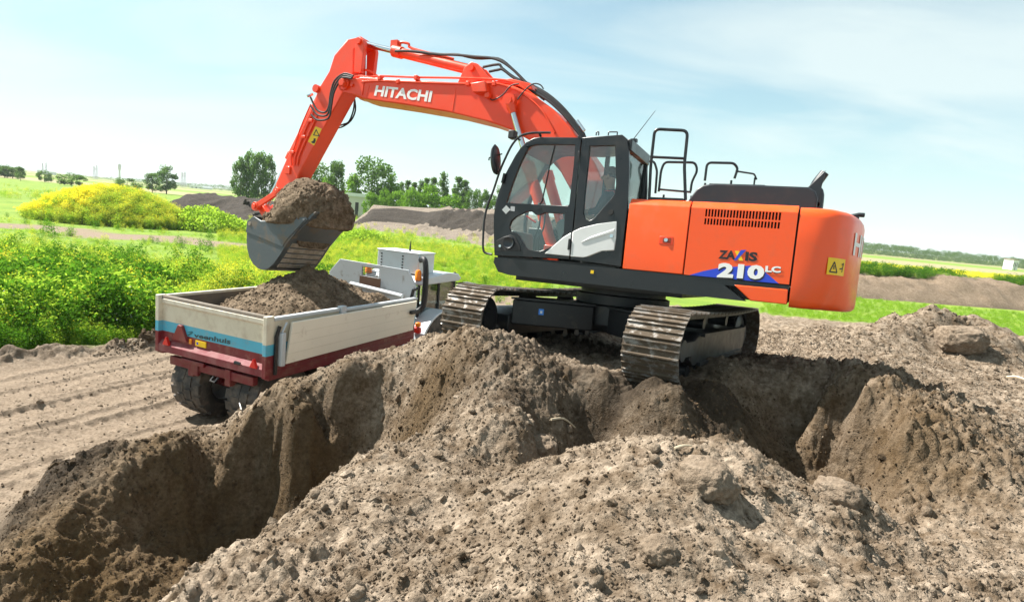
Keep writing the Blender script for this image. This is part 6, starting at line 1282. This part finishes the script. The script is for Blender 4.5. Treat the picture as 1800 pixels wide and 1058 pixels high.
# ------------------------------------------------------------------ buildings, mast, pylons
def shed(px, py, D, wpx, hpx, depth, label, wallc, roofc, name='shed'):
    a = gy(px - wpx / 2, py, D); b = gy(px + wpx / 2, py, D); cxm = (a[0] + b[0]) / 2; w = (b[0] - a[0]); ztop = gy(px, py - hpx, D)[2]
    root = empty(name, Matrix.Translation((cxm, D, 0)), label, 'building'); m = MB(); zw = max(1.5, ztop - w * .12); m.box(-w / 2, w / 2, 0, depth, 0, zw); m.build('wall', wallc, root)
    m = MB(); m.prism([(-w / 2 - .4, zw + .01), (w / 2 + .4, zw + .01), (w / 2 - w * .1, ztop), (-w / 2 + w * .18, ztop)], -.4, depth + .4, 'y'); m.build('roof', roofc, root)
    for k in range(3): 
        m = MB(); xx = -w / 2 + w * (k + .7) / 3.4; m.box(xx - w * .06, xx + w * .06, -.05, .02, zw * .35, zw * .75); wn = m.build('window', RUBBER, root); 
    m = MB(); m.box(-w * .05, w * .05, -.06, .02, 0.02, 2.1); m.build('door', GREYP, root); return root
WROOF = paint('pale_roof', (.72, .73, .72), .6); WWALL = paint('pale_wall', (.62, .60, .56), .8)
shed(628, 350, 128, 50, 10, 9, 'low shed with a pale roof behind the raised bucket', WWALL, WROOF)
shed(1786, 461, 300, 9, 5, 6, 'white house at the end of the wood on the right', WROOF, paint('brown_roof', (.2, .12, .09), .8), 'house')
shed(72, 304, 800, 14, 5, 20, 'far pale hall near the pylons', WROOF, WROOF, 'hall'); shed(345, 330, 800, 24, 4, 25, 'row of white greenhouses below the far wood', WROOF, WROOF, 'greenhouse')
def mast(px, top, D, label):
    g = gy(px, 300, D); zt = gy(px, top, D)[2]; root = empty('radio_mast', Matrix.Translation((g[0], D, 0)), label, 'mast'); m = MB(); m.tube([(0, 0, 0), (0, 0, zt * .8)], [1.8, 1.2], 12); m.build('shaft', WWALL, root); m = MB(); m.lathe([(0, 0), (2.2, 0), (2.5, 2), (2.5, 8), (2.1, 9), (0, 9)], (0, 0, zt * .62), 'z', 14); m.build('platform', WWALL, root); m = MB(); m.tube([(0, 0, zt * .8), (0, 0, zt)], [.6, .2], 6); m.build('aerial', WWALL, root)
mast(210, 287, 1000, 'slim concrete radio mast on the left skyline')
PYM = paint('galvanised_steel', (.42, .45, .47), .5, metal=.3)
def pylon(px, top, D, label, grp):
    g = gy(px, 300, D); zt = gy(px, top, D)[2]; root = empty('power_pylon', Matrix.Translation((g[0], D, 0)), label, 'pylon', grp); m = MB(); w = zt * .07
    for sx in (-1, 1):
        for sy in (-1, 1): m.tube([(sx * w, sy * w, 0), (sx * w * .25, sy * w * .25, zt * .9), (0, 0, zt)], .13, 4)
    for k in range(8):
        t0, t1 = k / 8, (k + 1) / 8; w0, w1 = w * (1 - .75 * t0), w * (1 - .75 * t1)
        for sy in (-1, 1): m.tube([(-w0, sy * w0, t0 * zt * .9), (w1, sy * w1, t1 * zt * .9)], .07, 4); m.tube([(w0, sy * w0, t0 * zt * .9), (-w1, sy * w1, t1 * zt * .9)], .07, 4)
    m.build('lattice', PYM, root)
    for t, l in ((.7, .16), (.82, .13), (.93, .09)):
        m = MB(); m.tube([(-zt * l, 0, t * zt), (0, 0, t * zt + zt * .03), (zt * l, 0, t * zt)], .25, 4); m.build('crossarm', PYM, root)
for px, top in ((75, 286), (81, 285), (165, 291), (170, 290), (320, 302), (325, 301)): pylon(px, top, 700, 'lattice pylon, one of a pair on the left skyline', 'pylons on the skyline')

# ------------------------------------------------------------------ summer haze
m = MB(); m.box(-4300, 4300, -200, 4300, -6, 75)
me = bpy.data.meshes.new('haze'); me.from_pydata(m.v, [], m.f); hm_ = bpy.data.materials.new('haze'); hm_.use_nodes = True; t = hm_.node_tree; t.nodes.clear()
pv = N(t, 'ShaderNodeVolumePrincipled'); pv.inputs['Color'].default_value = (.9, .96, 1.0, 1); pv.inputs['Density'].default_value = .0002; o = N(t, 'ShaderNodeOutputMaterial'); L(t, pv.outputs[0], o.inputs['Volume'])
tag(link_mesh('haze', me, hm_), kind='stuff')
